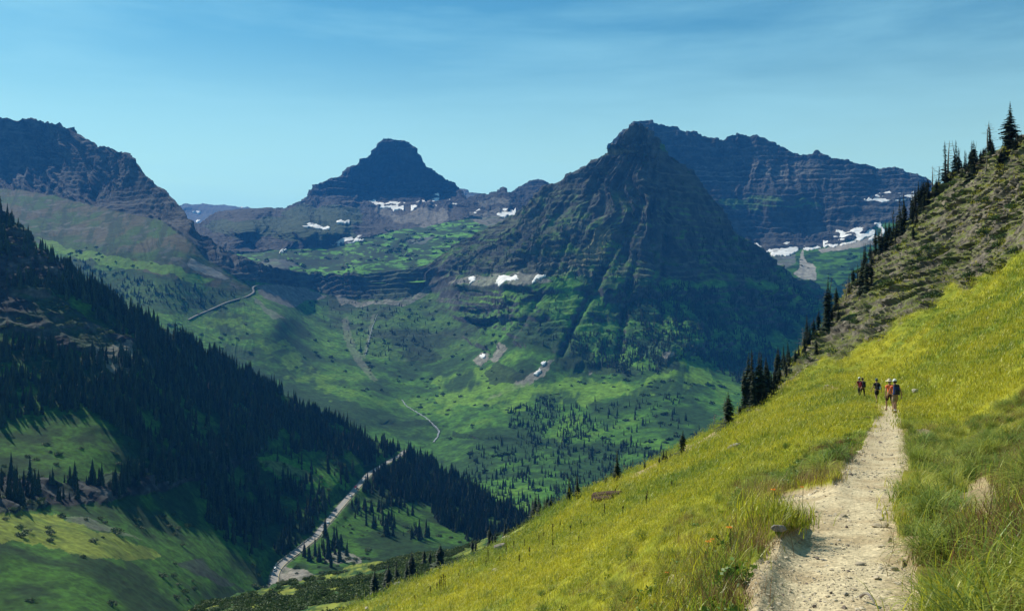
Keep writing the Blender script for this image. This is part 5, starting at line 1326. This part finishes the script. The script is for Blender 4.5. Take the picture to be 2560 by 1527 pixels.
ribbon('road_edge_line', rps, 0.35, M_EDGE, 0.128, 0.001, off=3.0)
up = [(470,800),(490,789),(528,774),(566,757),(597,748),(619,741),(634,732),(636,726),(628,721),(636,716),(650,713)]
upp = resample(np.array([LD.ground(a, b) for a, b in up]), 8.0)
ribbon('road', upp, 5.0, M_ROAD2, 1.6, 2.0, label='far stretch of the road rounding the valley head on a ledge')
# guard wall stones along the outer edge at the bend
gw = obj('guard_wall', None); gw['category'] = 'wall'; gw['label'] = 'low pale stone guard wall along the left edge of the lower road'
wst = [big_stone('wall_stone', 400 + k, 0.9, M_WALL, 8) for k in range(4)]
i0 = int(np.argmin(np.abs(rps[:, 1] - 786))); i1 = int(np.argmin(np.abs(rps[:, 1] - 862)))
gw.location = rps[i0]; c = 0
for i in range(min(i0, i1), max(i0, i1)):
    for f_ in (0, .5):
        q = rps[i] * (1 - f_) + rps[i + 1] * f_
        st = obj('stone', wst[c % 4], gw); c += 1
        st.location = Vector((q[0] - rn[i][0] * 4.0, q[1] - rn[i][1] * 4.0, q[2] + 0.5)) - gw.location
        z_ = 2.4 if c % 3 else 3.2
        st.scale = (2.6, 2.2, z_); st.rotation_euler = (0, 0, c * 1.3)
def water(name, pix, L, w, lift, label):
    pts = resample(np.array([L.ground(a, b) for a, b in pix]), 5.0)
    n_ = len(pts); ww = w * (0.7 + 0.6 * np.abs(fbm(np.arange(n_) * .5, 1.0, 0.0, 2)) * 2)
    pts[:, 0] += fbm(np.arange(n_) * .35, 5.0, 0.0, 2) * w * 0.8
    ribbon(name, pts, ww, M_WATER, lift, 6.0, label=label)
M_WATER = plain_mat('white_water', (0.26, 0.27, 0.28), 0.4, 0.5, 0.15, 0.5)
water('creek', [(1004,1000),(1010,1008),(1018,1017),(1030,1024),(1041,1030),(1063,1043),(1073,1052),(1081,1059),(1090,1068),(1097,1074),(1096,1089),(1090,1098),(1084,1106)], LD, 2.4, 1.2, 'white mountain creek running down the valley floor')
water('waterfall', [(943,786),(941,795),(936,808),(931,818),(927,835),(922,855),(917,875),(913,889)], LD, 1.3, 1.2, 'thin broken waterfall streak on the headwall below the pass')

# ================================================================ cars on the lower road
def paint(name, c, m=0.0): return plain_mat(name, c, 0.35, 0.03, 1.0, 0.5, m)
PAINT = {'white': paint('car_paint_white', (0.75, 0.75, 0.74)), 'red': paint('car_paint_red', (0.45, 0.02, 0.02)), 'dark': paint('car_paint_dark', (0.03, 0.035, 0.045)), 'silver': paint('car_paint_silver', (0.5, 0.52, 0.54))}
M_GLASS = plain_mat('car_glass', (0.02, 0.025, 0.03), 0.08, 0.02, 1.0, 0.6); M_TYRE = plain_mat('tyre', (0.02, 0.02, 0.02), 0.9)
def prism(profile, y0, y1, inset=0.0):
    """side profile (x,z) drawn out across the car, upper points pulled in"""
    n = len(profile); zs = [p[1] for p in profile]; zm = max(zs); zl = min(zs)
    V = [(x_, y0 + inset * max(0, (z_ - 0.9)) , z_) for x_, z_ in profile] + [(x_, y1 - inset * max(0, (z_ - 0.9)), z_) for x_, z_ in profile]
    Q = [(k, (k + 1) % n, n + (k + 1) % n, n + k) for k in range(n)]
    return np.array(V), Q, n
def ngon_mesh(name, V, faces, mat, smooth=False):
    me = bpy.data.meshes.new(name); me.from_pydata([tuple(v) for v in V], [], [tuple(f) for f in faces]); me.update(); me.materials.append(mat); return me
def body_mesh(van, mat):
    if van: pr = [(-2.6,.35),(-2.65,1.0),(-2.5,2.25),(1.4,2.3),(2.1,1.35),(2.75,1.1),(2.8,.4)]
    else: pr = [(-2.2,.32),(-2.25,.75),(-2.15,.95),(-1.85,1.38),(-0.2,1.48),(.45,1.42),(1.15,.98),(2.1,.86),(2.25,.6),(2.2,.3)]
    V, Q, n = prism(pr, -.9, .9, .25)
    return ngon_mesh('body', V, Q + [tuple(range(n))[::-1], tuple(range(n, 2 * n))], mat)
def glass_mesh(van):
    P_ = [(-2.3,1.45),(-2.2,2.05),(1.3,2.08),(1.85,1.42)] if van else [(-1.8,1.0),(-1.6,1.33),(.35,1.37),(.95,1.0)]
    out = []; V = []; Fq = []
    for s_ in (-1, 1):
        o = len(V)
        for x_, z_ in P_: V.append((x_, s_ * (.915 - .25 * (z_ - .9)), z_))
        Fq.append((o, o + 1, o + 2, o + 3))
    o = len(V)
    a, b = ((1.42, 2.26), (2.08, 1.4)) if van else ((.5, 1.41), (1.13, 1.02))
    for (x_, z_) in (a, b):
        for s_ in (-1, 1): V.append((x_ + .03, s_ * .72, z_ + .02))
    Fq.append((o, o + 1, o + 3, o + 2))
    return ngon_mesh('window', V, Fq, M_GLASS)
def wheel_mesh():
    v, q = tube([(0, -.12, 0), (0, .12, 0)], [.34, .34], 14)
    n = len(v) // 2
    return ngon_mesh('wheel', v, [tuple(f) for f in q] + [tuple(range(n))[::-1], tuple(range(n, 2 * n))], M_TYRE)
WM = wheel_mesh(); GM = {False: glass_mesh(False), True: glass_mesh(True)}
BM = {(k, v): body_mesh(v, PAINT[k]) for k in PAINT for v in (False, True)}
CARS = [(683,1424,'white',True,-1,'white van parked at the outer edge of the lower road bend'),(707,1461,'white',False,1,'white car nearest the viewer at the foot of the road bend'),(716,1460,'white',False,2.6,'white car beside the nearest one at the foot of the road bend'),
        (815,1309,'white',False,1,'white car in the middle of the straight, nearest of the row'),(829,1293,'silver',False,-1,'silver car just ahead of the nearest white one of the row'),(843,1279,'dark',False,-1,'dark car behind the silver car on the valley road'),
        (872,1242,'white',False,1,'white car halfway up the valley road'),(889,1219,'dark',False,1,'dark car right below the red car'),(891,1214,'red',False,-1,'small red car on the valley road'),
        (905,1201,'white',True,1,'white camper van just above the red car'),(947,1168,'white',True,1,'white van far up the valley road among the trees'),(913,1192,'silver',False,-1,'silver car between the two white vans')]
for px, py, c_, van, lane, lab in CARS:
    # the road point nearest to this place in the view
    u_ = (rps[:, 0] / rps[:, 1]) * F + CX; v_ = HY - rps[:, 2] / rps[:, 1] * F
    i = int(np.argmin((u_ - px) ** 2 + (v_ - py) ** 2)); i = min(max(i, 1), len(rps) - 2)
    q = rps[i]; tt = rps[i + 1] - rps[i - 1]
    t = obj('car', None); t['label'] = lab; t['category'] = 'van' if van else 'car'; t['group'] = 'vehicles on the valley road'
    t.location = (q[0] + rn[i][0] * 1.7 * lane, q[1] + rn[i][1] * 1.7 * lane, q[2] + 0.14)
    t.rotation_euler = (0, -math.atan2(tt[2], np.hypot(tt[0], tt[1])), math.atan2(tt[1], tt[0]))
    if lane < 0: t.rotation_euler = (0, math.atan2(tt[2], np.hypot(tt[0], tt[1])), math.atan2(-tt[1], -tt[0]))
    obj('body', BM[c_, van], t); obj('window', GM[van], t)
    for wx in (-1.35, 1.4):
        for wy in (-.82, .82):
            w_ = obj('wheel', WM, t); w_.location = (wx, wy, .34)

# ================================================================ log, boulders, stones, stalks, flowers on the hill
M_LOG = plain_mat('rotting_log', (0.055, 0.03, 0.02), 0.95, 0.5, 3.0, bump=0.03, bscale=5)
def log(name, p0, p1, r0, r1, mat, label, limbs=0, seed=1):
    a = LA.ground(*p0); b = LA.ground(*p1)
    up_ = .32 if r0 > .1 else .02
    a = a + [0, 0, r0 * .7 + up_]; b = b + [0, 0, r1 * .7 + up_]
    r_ = np.random.default_rng(seed)
    t = np.linspace(0, 1, 9)
    path = a[None] * (1 - t[:, None]) + b[None] * t[:, None]; path[:, 2] += np.abs(np.sin(t * 3)) * .05
    v, q = tube(path - a, r0 * (1 - t) + r1 * t + r_.normal(0, .02, 9) * r0, 9)
    k = 9; fs = [tuple(f) for f in q] + [tuple(range(k))[::-1], tuple(range(len(v) - k, len(v)))]
    o = obj(name, None); o.location = a; o['label'] = label; o['category'] = 'log'
    obj('trunk', ngon_mesh('trunk', v, fs, mat), o)
    d = b - a
    for m_ in range(limbs):
        tt_ = r_.uniform(.1, .9); s_ = d * tt_; L_ = r_.uniform(.3, .8)
        dd = r_.normal(size=3); dd[2] = abs(dd[2]); dd /= np.linalg.norm(dd)
        v2, q2 = tube([s_, s_ + dd * L_ * .5, s_ + dd * L_ + [0, 0, .05]], [r1 * .5, r1 * .35, .01], 5)
        obj('branch_stub', mesh_np('branch_stub', v2, q2, mat), o)
log('fallen_log', (1488,1256), (1552,1241), .38, .16, M_LOG, 'dark rotting log lying across the middle of the grass slope', 3, 3)
log('fallen_log', (1484,1262), (1530,1253), .24, .14, M_LOG, 'shorter dark log lying under the big rotting log', 0, 4)
log('fallen_log', (1823,1132), (1851,1121), .18, .08, M_DEAD, 'thin bleached log on the upper grass slope', 1, 5)
log('fallen_log', (1240,1384), (1264,1376), .30, .2, M_DEAD, 'short bleached log near the left edge of the grass', 0, 6)
log('stick', (2150,1478), (2185,1494), .014, .007, M_DEAD, 'bleached stick lying on the near trail', 0, 7)
def boulder(px, py, wpx, mat, label, flat=.6, name='boulder', seed=1, group=None, sink=.25, yaw=None, cat='rock'):
    p = LA.ground(px, py) if py > topA_at(px) else place_on(px, py)
    w_ = wpx / F * p[1]
    o = obj(name, big_stone(name, 500 + seed, flat, mat, 12 if wpx < 25 else 18))
    o.location = (p[0], p[1], p[2] + w_ * flat * (.5 - sink) + (.12 if name == 'boulder' and p[1] > 20 else 0)); o.scale = (w_,) * 3
    o.rotation_euler = (random.uniform(-.15, .15), random.uniform(-.15, .15), random.uniform(0, 6) if yaw is None else yaw)
    o['label'] = label; o['category'] = cat
    if group: o['group'] = group
M_GREYR = plain_mat('grey_boulder', (0.24, 0.22, 0.20), 0.9, 0.35, 1.5, bump=.05, bscale=3)
boulder(992,1470,32,M_GREYR,'grey boulder beside the dark conifers at the lower left grass edge',.8,seed=1,yaw=0)
boulder(1267,1352,26,M_PALE,'pale boulder on the skyline of the lower grass slope',.6,seed=2,yaw=.2)
boulder(1293,1368,9,M_PALE,'small pale rock just right of the pale skyline boulder',.6,seed=3)
boulder(1238,1430,26,M_PALE,'flat tan slab sunk in the lower left grass',.35,seed=4,yaw=.1)
boulder(918,1524,16,M_PALE,'pale stone at the very bottom left of the grass hill',.5,seed=5)
boulder(1692,1462,58,plain_mat('yellow_limestone', (0.42, 0.36, 0.20), .9, .3, 2., bump=.03, bscale=6),'yellowish stone half buried in the near grass left of the trail',.5,seed=6,yaw=.15,sink=.1)
boulder(2357,1346,24,M_PALE,'pale stone in the grass right of the trail',.6,seed=7)
boulder(1949,1324,38,M_GREYR,'grey stone on the left bank of the trail',.5,seed=8,yaw=.1)
boulder(2300,1398,14,M_STONE,'small tan stone at the foot of the right bank',.6,seed=9)
boulder(2290,988,20,M_PALE,'pale broken stone beside the hikers',.5,seed=10)
boulder(2068,968,20,M_STONE,'tan rock bar in the grass left of the hikers',.4,seed=11,yaw=0)
TS = [(2116,1303,12,M_STONE2,.8,'dark cube shaped stone in the middle of the trail'),(2190,1302,32,M_STONE,.3,'long flat slab at the right side of the trail'),(2201,1285,18,M_STONE,.5,'brown stone above the long flat slab'),(2222,1338,14,M_STONE,1.3,'upright reddish brown stone on the right trail edge'),(2214,1303,16,M_STONE,1.1,'upright tan stone beside the long flat slab'),
      (2235,1402,24,M_PALE,.5,'pale block on the right side of the near trail'),(2192,1427,26,M_STONE,.4,'flat pointed stone in the near trail'),(2041,1377,14,M_STONE2,.5,'dark stone left of the trail middle'),(2114,1466,20,M_PALE,.6,'pale rounded stone low in the near trail'),(2032,1493,12,M_STONE2,.9,'small dark cube of stone at the bottom of the trail'),
      (2073,1461,12,M_STONE2,.7,'small brown cube of stone left of the pale rounded stone'),(1938,1491,18,M_STONE,.35,'flat chip on the left side of the near trail'),(1942,1504,20,M_STONE,.35,'flat chip just below the left flat chip'),(2134,1452,16,M_STONE,.4,'flat stone above the pale rounded stone'),(2150,1390,36,M_STONE,.2,'wide flush slab in the right half of the trail'),
      (2089,1345,9,M_STONE2,.6,'tiny dark stone in the trail above the rubble'),(2118,1345,14,M_STONE,.3,'thin flat stone beside the tiny dark stone'),(2198,1350,16,M_STONE,.4,'flat stone right of the thin flat stone'),(2055,1380,18,M_PALE,.3,'pale chip beside the dark stone left of the trail middle'),(2120,1408,14,M_STONE2,.5,'dark chip near the middle of the near trail'),
      (2075,1404,14,M_STONE,.4,'tan chip left of the dark chip'),(2108,1497,16,M_STONE2,.6,'dark stone at the bottom edge of the trail'),(2070,1514,18,M_STONE,.3,'flat chip at the very bottom of the trail'),(2200,1478,26,M_STONE,.25,'thin slab at the bottom right of the trail')]
for k, (a, b, c_, m_, fl, lab) in enumerate(TS):
    boulder(a, b, c_, m_, lab, fl, name='trail_stone', seed=40 + k, group='larger stones lying on the trail', sink=.2)
# old flower stalks
M_STALK = plain_mat('dry_flower_stalk', (0.10, 0.085, 0.03), 0.9, 0.3, 5.0)
def stalk(px, base, top, seed):
    p = LA.ground(px, base); H = max((base - top) / F * p[1], .5)
    r_ = np.random.default_rng(seed)
    parts = [tube([(0, 0, -.05), (.02 * H, 0, H * .5), (.05 * H * r_.normal(), .03 * H * r_.normal(), H)], [.024, .02, .014], 4)]
    for k in range(16):
        z = H * r_.uniform(.45, 1.0); a = r_.uniform(0, 6.3); s_ = np.array([.02 * H * z, 0, z])
        parts.append(tube([s_, s_ + .05 * np.array([math.cos(a), math.sin(a), .6])], [.022, .026], 4))
    v, f = join(parts)
    o = obj('flower_stalk', None); o.location = p; o['category'] = 'plant stalk'; o['label'] = 'thin dark dried flower stalk standing in the lower grass slope'; o['group'] = 'dried flower stalks on the lower grass slope'
    obj('stem', mesh_np('stem', v, f, M_STALK), o)
ST = [(1383,1357,1312),(1400,1322,1299),(1410,1332,1312),(1348,1368,1338),(1360,1357,1331),(1286,1383,1357),(1267,1390,1363),(1222,1415,1376),(1216,1421,1396),(1325,1402,1370),(1447,1360,1338),(1618,1274,1232),(1680,1225,1209),(1108,1483,1437),(1113,1480,1440),(1147,1450,1431),(1513,1300,1262),(1457,1332,1306),(1093,1484,1458),(1099,1482,1450),(1103,1486,1444),(1185,1420,1400),(1077,1494,1466),(970,1524,1508),(1040,1512,1495),(1250,1412,1390),(1312,1375,1352),(1430,1345,1318),(1558,1290,1266),(1385,1385,1350),(1300,1420,1390),(1170,1470,1440)]
for k, q in enumerate(ST): stalk(*q, 600 + k)
M_ORANGE = plain_mat('orange_petals', (0.75, 0.22, 0.01), 0.6); M_STEMG = plain_mat('flower_stem', (0.08, 0.14, 0.02), 0.8)
def flower(px, py, size, label):
    p = LA.ground(px, py); o = obj('wildflower', None); o.location = p; o['label'] = label; o['category'] = 'flower'; o['group'] = 'orange wildflowers in the near grass'
    H = .38; v, q = tube([(0, 0, 0), (.01, 0, H)], [.004, .003], 4); obj('stem', mesh_np('stem', v, q, M_STEMG), o)
    V = []; T = []
    for k in range(9):
        a = k * 6.283 / 9; b = a + .35; c0 = len(V)
        V += [(.01, 0, H), (size * .6 * math.cos(a - .25), size * .6 * math.sin(a - .25), H + .02), (size * math.cos(a), size * math.sin(a), H + .01), (size * .6 * math.cos(a + .25), size * .6 * math.sin(a + .25), H + .02)]
        T.append((c0, c0 + 1, c0 + 2, c0 + 3))
    obj('petals', mesh_np('petals', np.array(V), np.array(T), M_ORANGE), o)
for a, b, s_, lab in [(1769,1424,.055,'orange wildflower, largest of the pair in the grass left of the trail'),(1778,1418,.04,'orange wildflower, smaller of the pair in the grass left of the trail'),(1828,1420,.04,'orange wildflower close to the left trail edge'),(1671,1489,.045,'orange wildflower left of the yellowish stone'),(1933,1318,.035,'orange wildflower by the grey bank stone'),(2015,1290,.03,'orange wildflower at the tip of the grass bank')]:
    flower(a, b, s_, lab)
conifer(1830, 1148, 1166, 4, .8, 'tiny dark young conifer alone on the upper grass slope')
# ================================================================ hikers
def skin_mesh(name, chains, mat, sub=1, root=0):
    """chains: list of lists of (x,y,z,r); the first point of a later chain is joined to the nearest earlier point"""
    V = []; E = []; Rr = []
    for ci, ch in enumerate(chains):
        prev = None
        for k, (x_, y_, z_, r_) in enumerate(ch):
            if k == 0 and ci > 0:
                d = [(x_ - v[0]) ** 2 + (y_ - v[1]) ** 2 + (z_ - v[2]) ** 2 for v in V]; prev = int(np.argmin(d))
                continue
            V.append((x_, y_, z_)); Rr.append(r_)
            if prev is not None: E.append((prev, len(V) - 1))
            prev = len(V) - 1
    me = bpy.data.meshes.new(name + '_skeleton'); me.from_pydata(V, E, []); me.update()
    o = bpy.data.objects.new(name + '_skeleton', me); COL.objects.link(o)
    o.modifiers.new('skin', 'SKIN')
    if not me.skin_vertices: me.skin_vertices.new() if hasattr(me.skin_vertices, 'new') else None
    sv = me.skin_vertices[0].data
    for k, r_ in enumerate(Rr): sv[k].radius = (r_, r_); sv[k].use_root = (k == root)
    sm = o.modifiers.new('sub', 'SUBSURF'); sm.levels = sub; sm.render_levels = sub
    bpy.context.view_layer.update()
    dg = bpy.context.evaluated_depsgraph_get()
    m2 = bpy.data.meshes.new_from_object(o.evaluated_get(dg)); m2.name = name
    bpy.data.objects.remove(o); bpy.data.meshes.remove(me)
    m2.materials.clear(); m2.materials.append(mat)
    for p_ in m2.polygons: p_.use_smooth = True
    return m2
M_SKIN = plain_mat('skin', (0.36, 0.20, 0.13), 0.6, 0.06, 3.0); M_HAIR = plain_mat('hair', (0.04, 0.03, 0.02), 0.8)
def cloth(n, c): return plain_mat(n, c, 0.9, 0.12, 4.0)
def lathe(name, prof, mat, k=16, sx=1.0, sy=1.0):
    V = [(r_ * math.cos(a) * sx, r_ * math.sin(a) * sy, z_) for r_, z_ in prof for a in np.linspace(0, 2 * math.pi, k, endpoint=False)]
    n = len(prof); Q = [(i * k + j, i * k + (j + 1) % k, (i + 1) * k + (j + 1) % k, (i + 1) * k + j) for i in range(n - 1) for j in range(k)]
    return mesh_np(name, np.array(V), np.array(Q), mat, True)
def arm(s, sw, out=.0):
    e = (s * (.245 + out), -.04 + .10 * sw, 1.15); w_ = (s * (.26 + out * 1.3), .06 + .22 * sw, .92); h = (s * (.262 + out * 1.3), .085 + .26 * sw, .845)
    ch = [[(0, 0, 1.36, .1), (s * .13, 0, 1.415, .062), (s * .185, -.01, 1.40, .056), (s * .22, -.02 + .05 * sw, 1.28, .045), (*e, .038), (s * (.255 + out), .02 + .16 * sw, 1.03, .035), (*w_, .024), (*h, .030)]]
    for k, (dy, L) in enumerate([(-.028, .06), (-.01, .075), (.010, .08), (.028, .072)]):
        b = (h[0], h[1] + dy, h[2] - .02)
        ch.append([(*h, .03), (b[0], b[1], b[2] - .02, .010), (b[0] - s * .008, b[1] + .004, b[2] - L * .6, .0085), (b[0] - s * .022, b[1] + .008, b[2] - L, .007)])
    ch.append([(*h, .03), (h[0] - s * .02, h[1] + .025, h[2] + .005, .010), (h[0] - s * .03, h[1] + .045, h[2] - .02, .009), (h[0] - s * .028, h[1] + .052, h[2] - .045, .0075)])
    return ch
def legpts(s, ph):
    """ph +1 forward foot, -1 trailing foot"""
    hip = (s * .095, 0, .90); knee = (s * .10, .05 + .13 * ph, .50 + (.02 if ph < 0 else 0)); ank = (s * .10, .16 * ph - .02 if ph > 0 else -.24, .10 if ph > 0 else .16)
    toe = (s * .115, ank[1] + .17, .035 if ph > 0 else .04); heel = (s * .10, ank[1] - .05, ank[2] - .055)
    return hip, knee, ank, toe, heel
def lerp(a, b, t): return tuple(a[i] + (b[i] - a[i]) * t for i in range(3))
def hiker(px, py, H, label, shirt, legs, long_legs, hat, hatc, pack, packlabel, swing=1, yaw=0.0, bottle=False, sock=None, packs=1.0, longsl=False):
    g = LA.ground(px, py)
    t = obj('person', None); t['label'] = label; t['category'] = 'person'; t['group'] = 'hikers on the trail'
    k = H / 1.77
    t.location = g + np.array([0, 0, .02]); t.scale = (k, k, k); t.rotation_euler = (0, 0, yaw)
    core = [(0, 0, .95, .135), (0, .005, 1.10, .115), (0, 0, 1.25, .13), (0, 0, 1.36, .135), (0, -.005, 1.46, .075), (0, .01, 1.53, .052), (0, .025, 1.59, .065), (0, .03, 1.66, .088), (0, .02, 1.72, .078)]
    ch = [core]
    for s, ph in ((1, swing), (-1, -swing)):
        hip, knee, ank, toe, heel = legpts(s, ph)
        ch.append([(0, 0, .95, .1), (*hip, .088), (*lerp(hip, knee, .5), .074), (*knee, .052), (*lerp(knee, ank, .35), .054), (*ank, .033), (*lerp(ank, toe, .6), .036), (*toe, .03)])
        ch.append([(*ank, .03), (*heel, .032)])
    ch += arm(1, -swing * .8, .03) + arm(-1, swing * .8, .03)
    # face: nose, chin and ears grow out of the same body
    ch += [[(0, .03, 1.66, .08), (0, .125, 1.645, .014)], [(0, .025, 1.59, .06), (0, .095, 1.585, .026)], [(0, .03, 1.66, .08), (.088, .03, 1.655, .014)], [(0, .03, 1.66, .08), (-.088, .03, 1.655, .014)]]
    obj('body', skin_mesh('body', ch, M_SKIN, 1), t)
    for s in (-1, 1):
        e = obj('eye', lathe('eye', [(.001, .008), (.007, .004), (.009, 0), (.007, -.004), (.001, -.008)], M_HAIR, 8), t); e.location = (s * .032, .112, 1.675)
    sh = [[(0, 0, .92, .145), (0, .005, 1.10, .135), (0, 0, 1.25, .148), (0, 0, 1.37, .145), (0, -.005, 1.45, .085)]]
    for s, sw in ((1, -swing * .8), (-1, swing * .8)):
        q = [(0, 0, 1.37, .1), (s * .14, 0, 1.42, .073), (s * .193, -.01, 1.40, .068), (s * .222, -.02 + .05 * sw, 1.27, .06)]
        if longsl: q += [(s * .275, -.04 + .10 * sw, 1.15, .052), (s * .285, .02 + .16 * sw, 1.03, .046), (s * .298, .06 + .22 * sw, .94, .038)]
        sh.append(q)
    obj('shirt', skin_mesh('shirt', sh, shirt, 1), t)
    tr = [[(0, 0, .99, .135), (0, 0, .92, .125)]]
    for s, ph in ((1, swing), (-1, -swing)):
        hip, knee, ank, toe, heel = legpts(s, ph)
        q = [(0, 0, .92, .1), (*hip, .108), (*lerp(hip, knee, .5), .098), (*lerp(hip, knee, .9), .092)]
        if long_legs: q = [(0, 0, .92, .1), (*hip, .105), (*lerp(hip, knee, .5), .09), (*knee, .07), (*lerp(knee, ank, .5), .066), (*lerp(knee, ank, .92), .058)]
        tr.append(q)
        shoe = skin_mesh('shoe', [[(*heel, .045), (*lerp(heel, toe, .5), .045), (*toe, .040)], [(*heel, .04), (*lerp(ank, heel, .3), .046)]], sock[1] if sock else M_BLACKC, 1)
        obj('shoe', shoe, t)
        if sock: obj('sock', skin_mesh('sock', [[(*lerp(ank, knee, -.02), .042), (*lerp(ank, knee, .22), .050)]], sock[0], 1), t)
    obj('trousers' if long_legs else 'shorts', skin_mesh('trousers', tr, legs, 1), t)
    if hat == 'wide': hm = lathe('hat', [(.215, -.02), (.20, .0), (.105, .012), (.10, .06), (.085, .105), (.04, .12), (.001, .12)], hatc)
    else: hm = lathe('hat', [(.104, -.035), (.106, .0), (.10, .045), (.075, .09), (.035, .11), (.001, .114)], hatc)
    h_ = obj('hat', hm, t); h_.location = (0, .028, 1.70)
    if hat == 'cap':
        V = np.array([(x_ * .085, .09 + y_ * .10, -.028 - .015 * y_) for y_ in (0, .5, 1) for x_ in (-1 + .45 * (y_ == 1), -.5, 0, .5, 1 - .45 * (y_ == 1))])
        Q = [(r_ * 5 + c_, r_ * 5 + c_ + 1, (r_ + 1) * 5 + c_ + 1, (r_ + 1) * 5 + c_) for r_ in range(2) for c_ in range(4)]
        br = obj('hat_brim', mesh_np('hat_brim', V, np.array(Q), hatc, True), t); br.location = h_.location
    hr = lathe('hair', [(.085, -.085), (.096, -.05), (.099, -.02), (.097, .02)], M_HAIR); hh_ = obj('hair', hr, t); hh_.location = (0, .012, 1.69)
    if pack:
        b = obj('backpack', None); b['label'] = packlabel; b['category'] = 'backpack'; b['group'] = 'backpacks carried by the hikers'
        b.matrix_world = Matrix.Translation(t.location) @ Matrix.Rotation(yaw, 4, 'Z') @ Matrix.Scale(k, 4) @ Matrix.Translation((0, -.20, 1.02))
        s_ = packs
        def rbox(n_, w_, d_, h__, mat_, loc):
            me = bpy.data.meshes.new(n_)
            import bmesh
            bm = bmesh.new(); bmesh.ops.create_cube(bm, size=1.0)
            for v in bm.verts: v.co = Vector((v.co.x * w_ * (1 - .18 * (v.co.z > 0)), v.co.y * d_ * (1 - .25 * (v.co.z > 0)), v.co.z * h__))
            bmesh.ops.bevel(bm, geom=bm.edges[:], offset=min(w_, d_, h__) * .28, segments=3, profile=.6, affect='EDGES')
            bm.to_mesh(me); bm.free(); me.materials.append(mat_)
            for p_ in me.polygons: p_.use_smooth = True
            o = obj(n_, me, b); o.location = loc; return o
        rbox('pack_body', .34 * s_, .19 * s_, .50 * s_, pack, (0, 0, .24 * s_ - .02))
        rbox('front_pocket', .26 * s_, .09, .24 * s_, M_PACKD, (0, -.115 * s_, .14 * s_))
        rbox('pack_lid', .30 * s_, .17, .10, M_PACKD, (0, -.01, .47 * s_))
        for s in (-1, 1):
            v, q = tube([(s * .09, .06, .44 * s_), (s * .12, .16, .47), (s * .13, .33, .40), (s * .13, .37, .25), (s * .15, .28, .08), (s * .14, .06, .03)], [.02] * 6, 6)
            obj('shoulder_strap', mesh_np('shoulder_strap', v, q, M_PACKD, True), b)
        if bottle:
            bo = obj('bottle', lathe('bottle', [(.001, 0), (.035, 0), (.037, .02), (.037, .15), (.02, .19), (.016, .22), (.001, .22)], plain_mat('white_plastic', (.75, .75, .75), .5)), b); bo.location = (.06, -.18, .02)
M_BLACKC = cloth('black_cloth', (0.018, 0.016, 0.02)); M_PACKD = cloth('dark_pack_cloth', (0.02, 0.022, 0.03))
C_CORAL = cloth('coral_cloth', (0.75, 0.16, 0.07)); C_KHAKI = cloth('khaki_cloth', (0.27, 0.20, 0.12)); C_NAVY = cloth('navy_pack_cloth', (0.02, 0.04, 0.13)); C_MAROON = cloth('maroon_cloth', (0.16, 0.012, 0.02))
C_WHITE = cloth('white_cloth', (0.78, 0.77, 0.73)); C_STRAW = cloth('straw_hat', (0.62, 0.52, 0.36)); C_TEAL = cloth('grey_blue_cloth', (0.10, 0.15, 0.17)); C_BROWN = cloth('dark_brown_cloth', (0.05, 0.025, 0.02))
hiker(2237, 1030, 1.80, 'person in white cap and khaki shorts with a navy pack, nearest on the trail', C_CORAL, C_KHAKI, False, 'cap', C_WHITE, C_NAVY, 'navy blue backpack of the nearest hiker', 1, -.05, sock=(C_WHITE, M_BLACKC), packs=1.0)
hiker(2224, 1025, 1.80, 'person in straw sun hat and coral shirt walking just ahead of the nearest', C_CORAL, C_BROWN, False, 'wide', C_STRAW, None, '', -1, .05)
hiker(2192.5, 1010, 1.76, 'person all in black with grey blue cap in the middle of the group', M_BLACKC, M_BLACKC, False, 'cap', C_TEAL, M_BLACKC, 'small black backpack with a white bottle', 1, .1, bottle=True, packs=.8)
hiker(2157, 999, 1.74, 'person in maroon top and brown trousers with black pack, right of the far pair', C_MAROON, C_BROWN, True, 'cap', C_BROWN, M_BLACKC, 'black backpack on the maroon hiker', -1, .15, packs=.9, longsl=True)
hiker(2149, 996.5, 1.82, 'person in white cap and dark red top, left of the far pair', C_MAROON, M_BLACKC, True, 'cap', C_WHITE, C_MAROON, 'dark red backpack on the leftmost hiker', 1, .15, packs=.8)
# ================================================================ ground under everything, and the air
gm = mesh_np('ground', [(-9000, -800, -470), (9000, -800, -470), (9000, 11500, -470), (-9000, 11500, -470)], np.array([[0, 1, 2, 3]]), M_VALLEY, col=np.tile(C_SHRUB, (4, 1)))
obj('ground', gm, kind='structure')
def haze_box():
    V = []; x0, x1, y0, y1, z0, z1 = -9500, 9500, -900, 12000, -472, 960
    for zc in (z0, z1):
        V += [(x0, y0, zc), (x1, y0, zc), (x1, y1, zc), (x0, y1, zc)]
    Fq = np.array([[3, 2, 1, 0], [4, 5, 6, 7], [0, 1, 5, 4], [1, 2, 6, 5], [2, 3, 7, 6], [3, 0, 4, 7]])
    m = bpy.data.materials.new('air'); m.use_nodes = True
    t = m.node_tree; t.nodes.clear()
    o = t.nodes.new('ShaderNodeOutputMaterial'); v = t.nodes.new('ShaderNodeVolumePrincipled')
    v.inputs['Color'].default_value = HAZE_COL; v.inputs['Density'].default_value = HAZE_DENS; v.inputs['Anisotropy'].default_value = 0.12
    t.links.new(v.outputs[0], o.inputs['Volume'])
    obj('haze', mesh_np('haze', V, Fq, m), kind='stuff')
HAZE_COL = (0.05, 0.33, 1.0, 1); HAZE_DENS = 5.6e-5
haze_box()
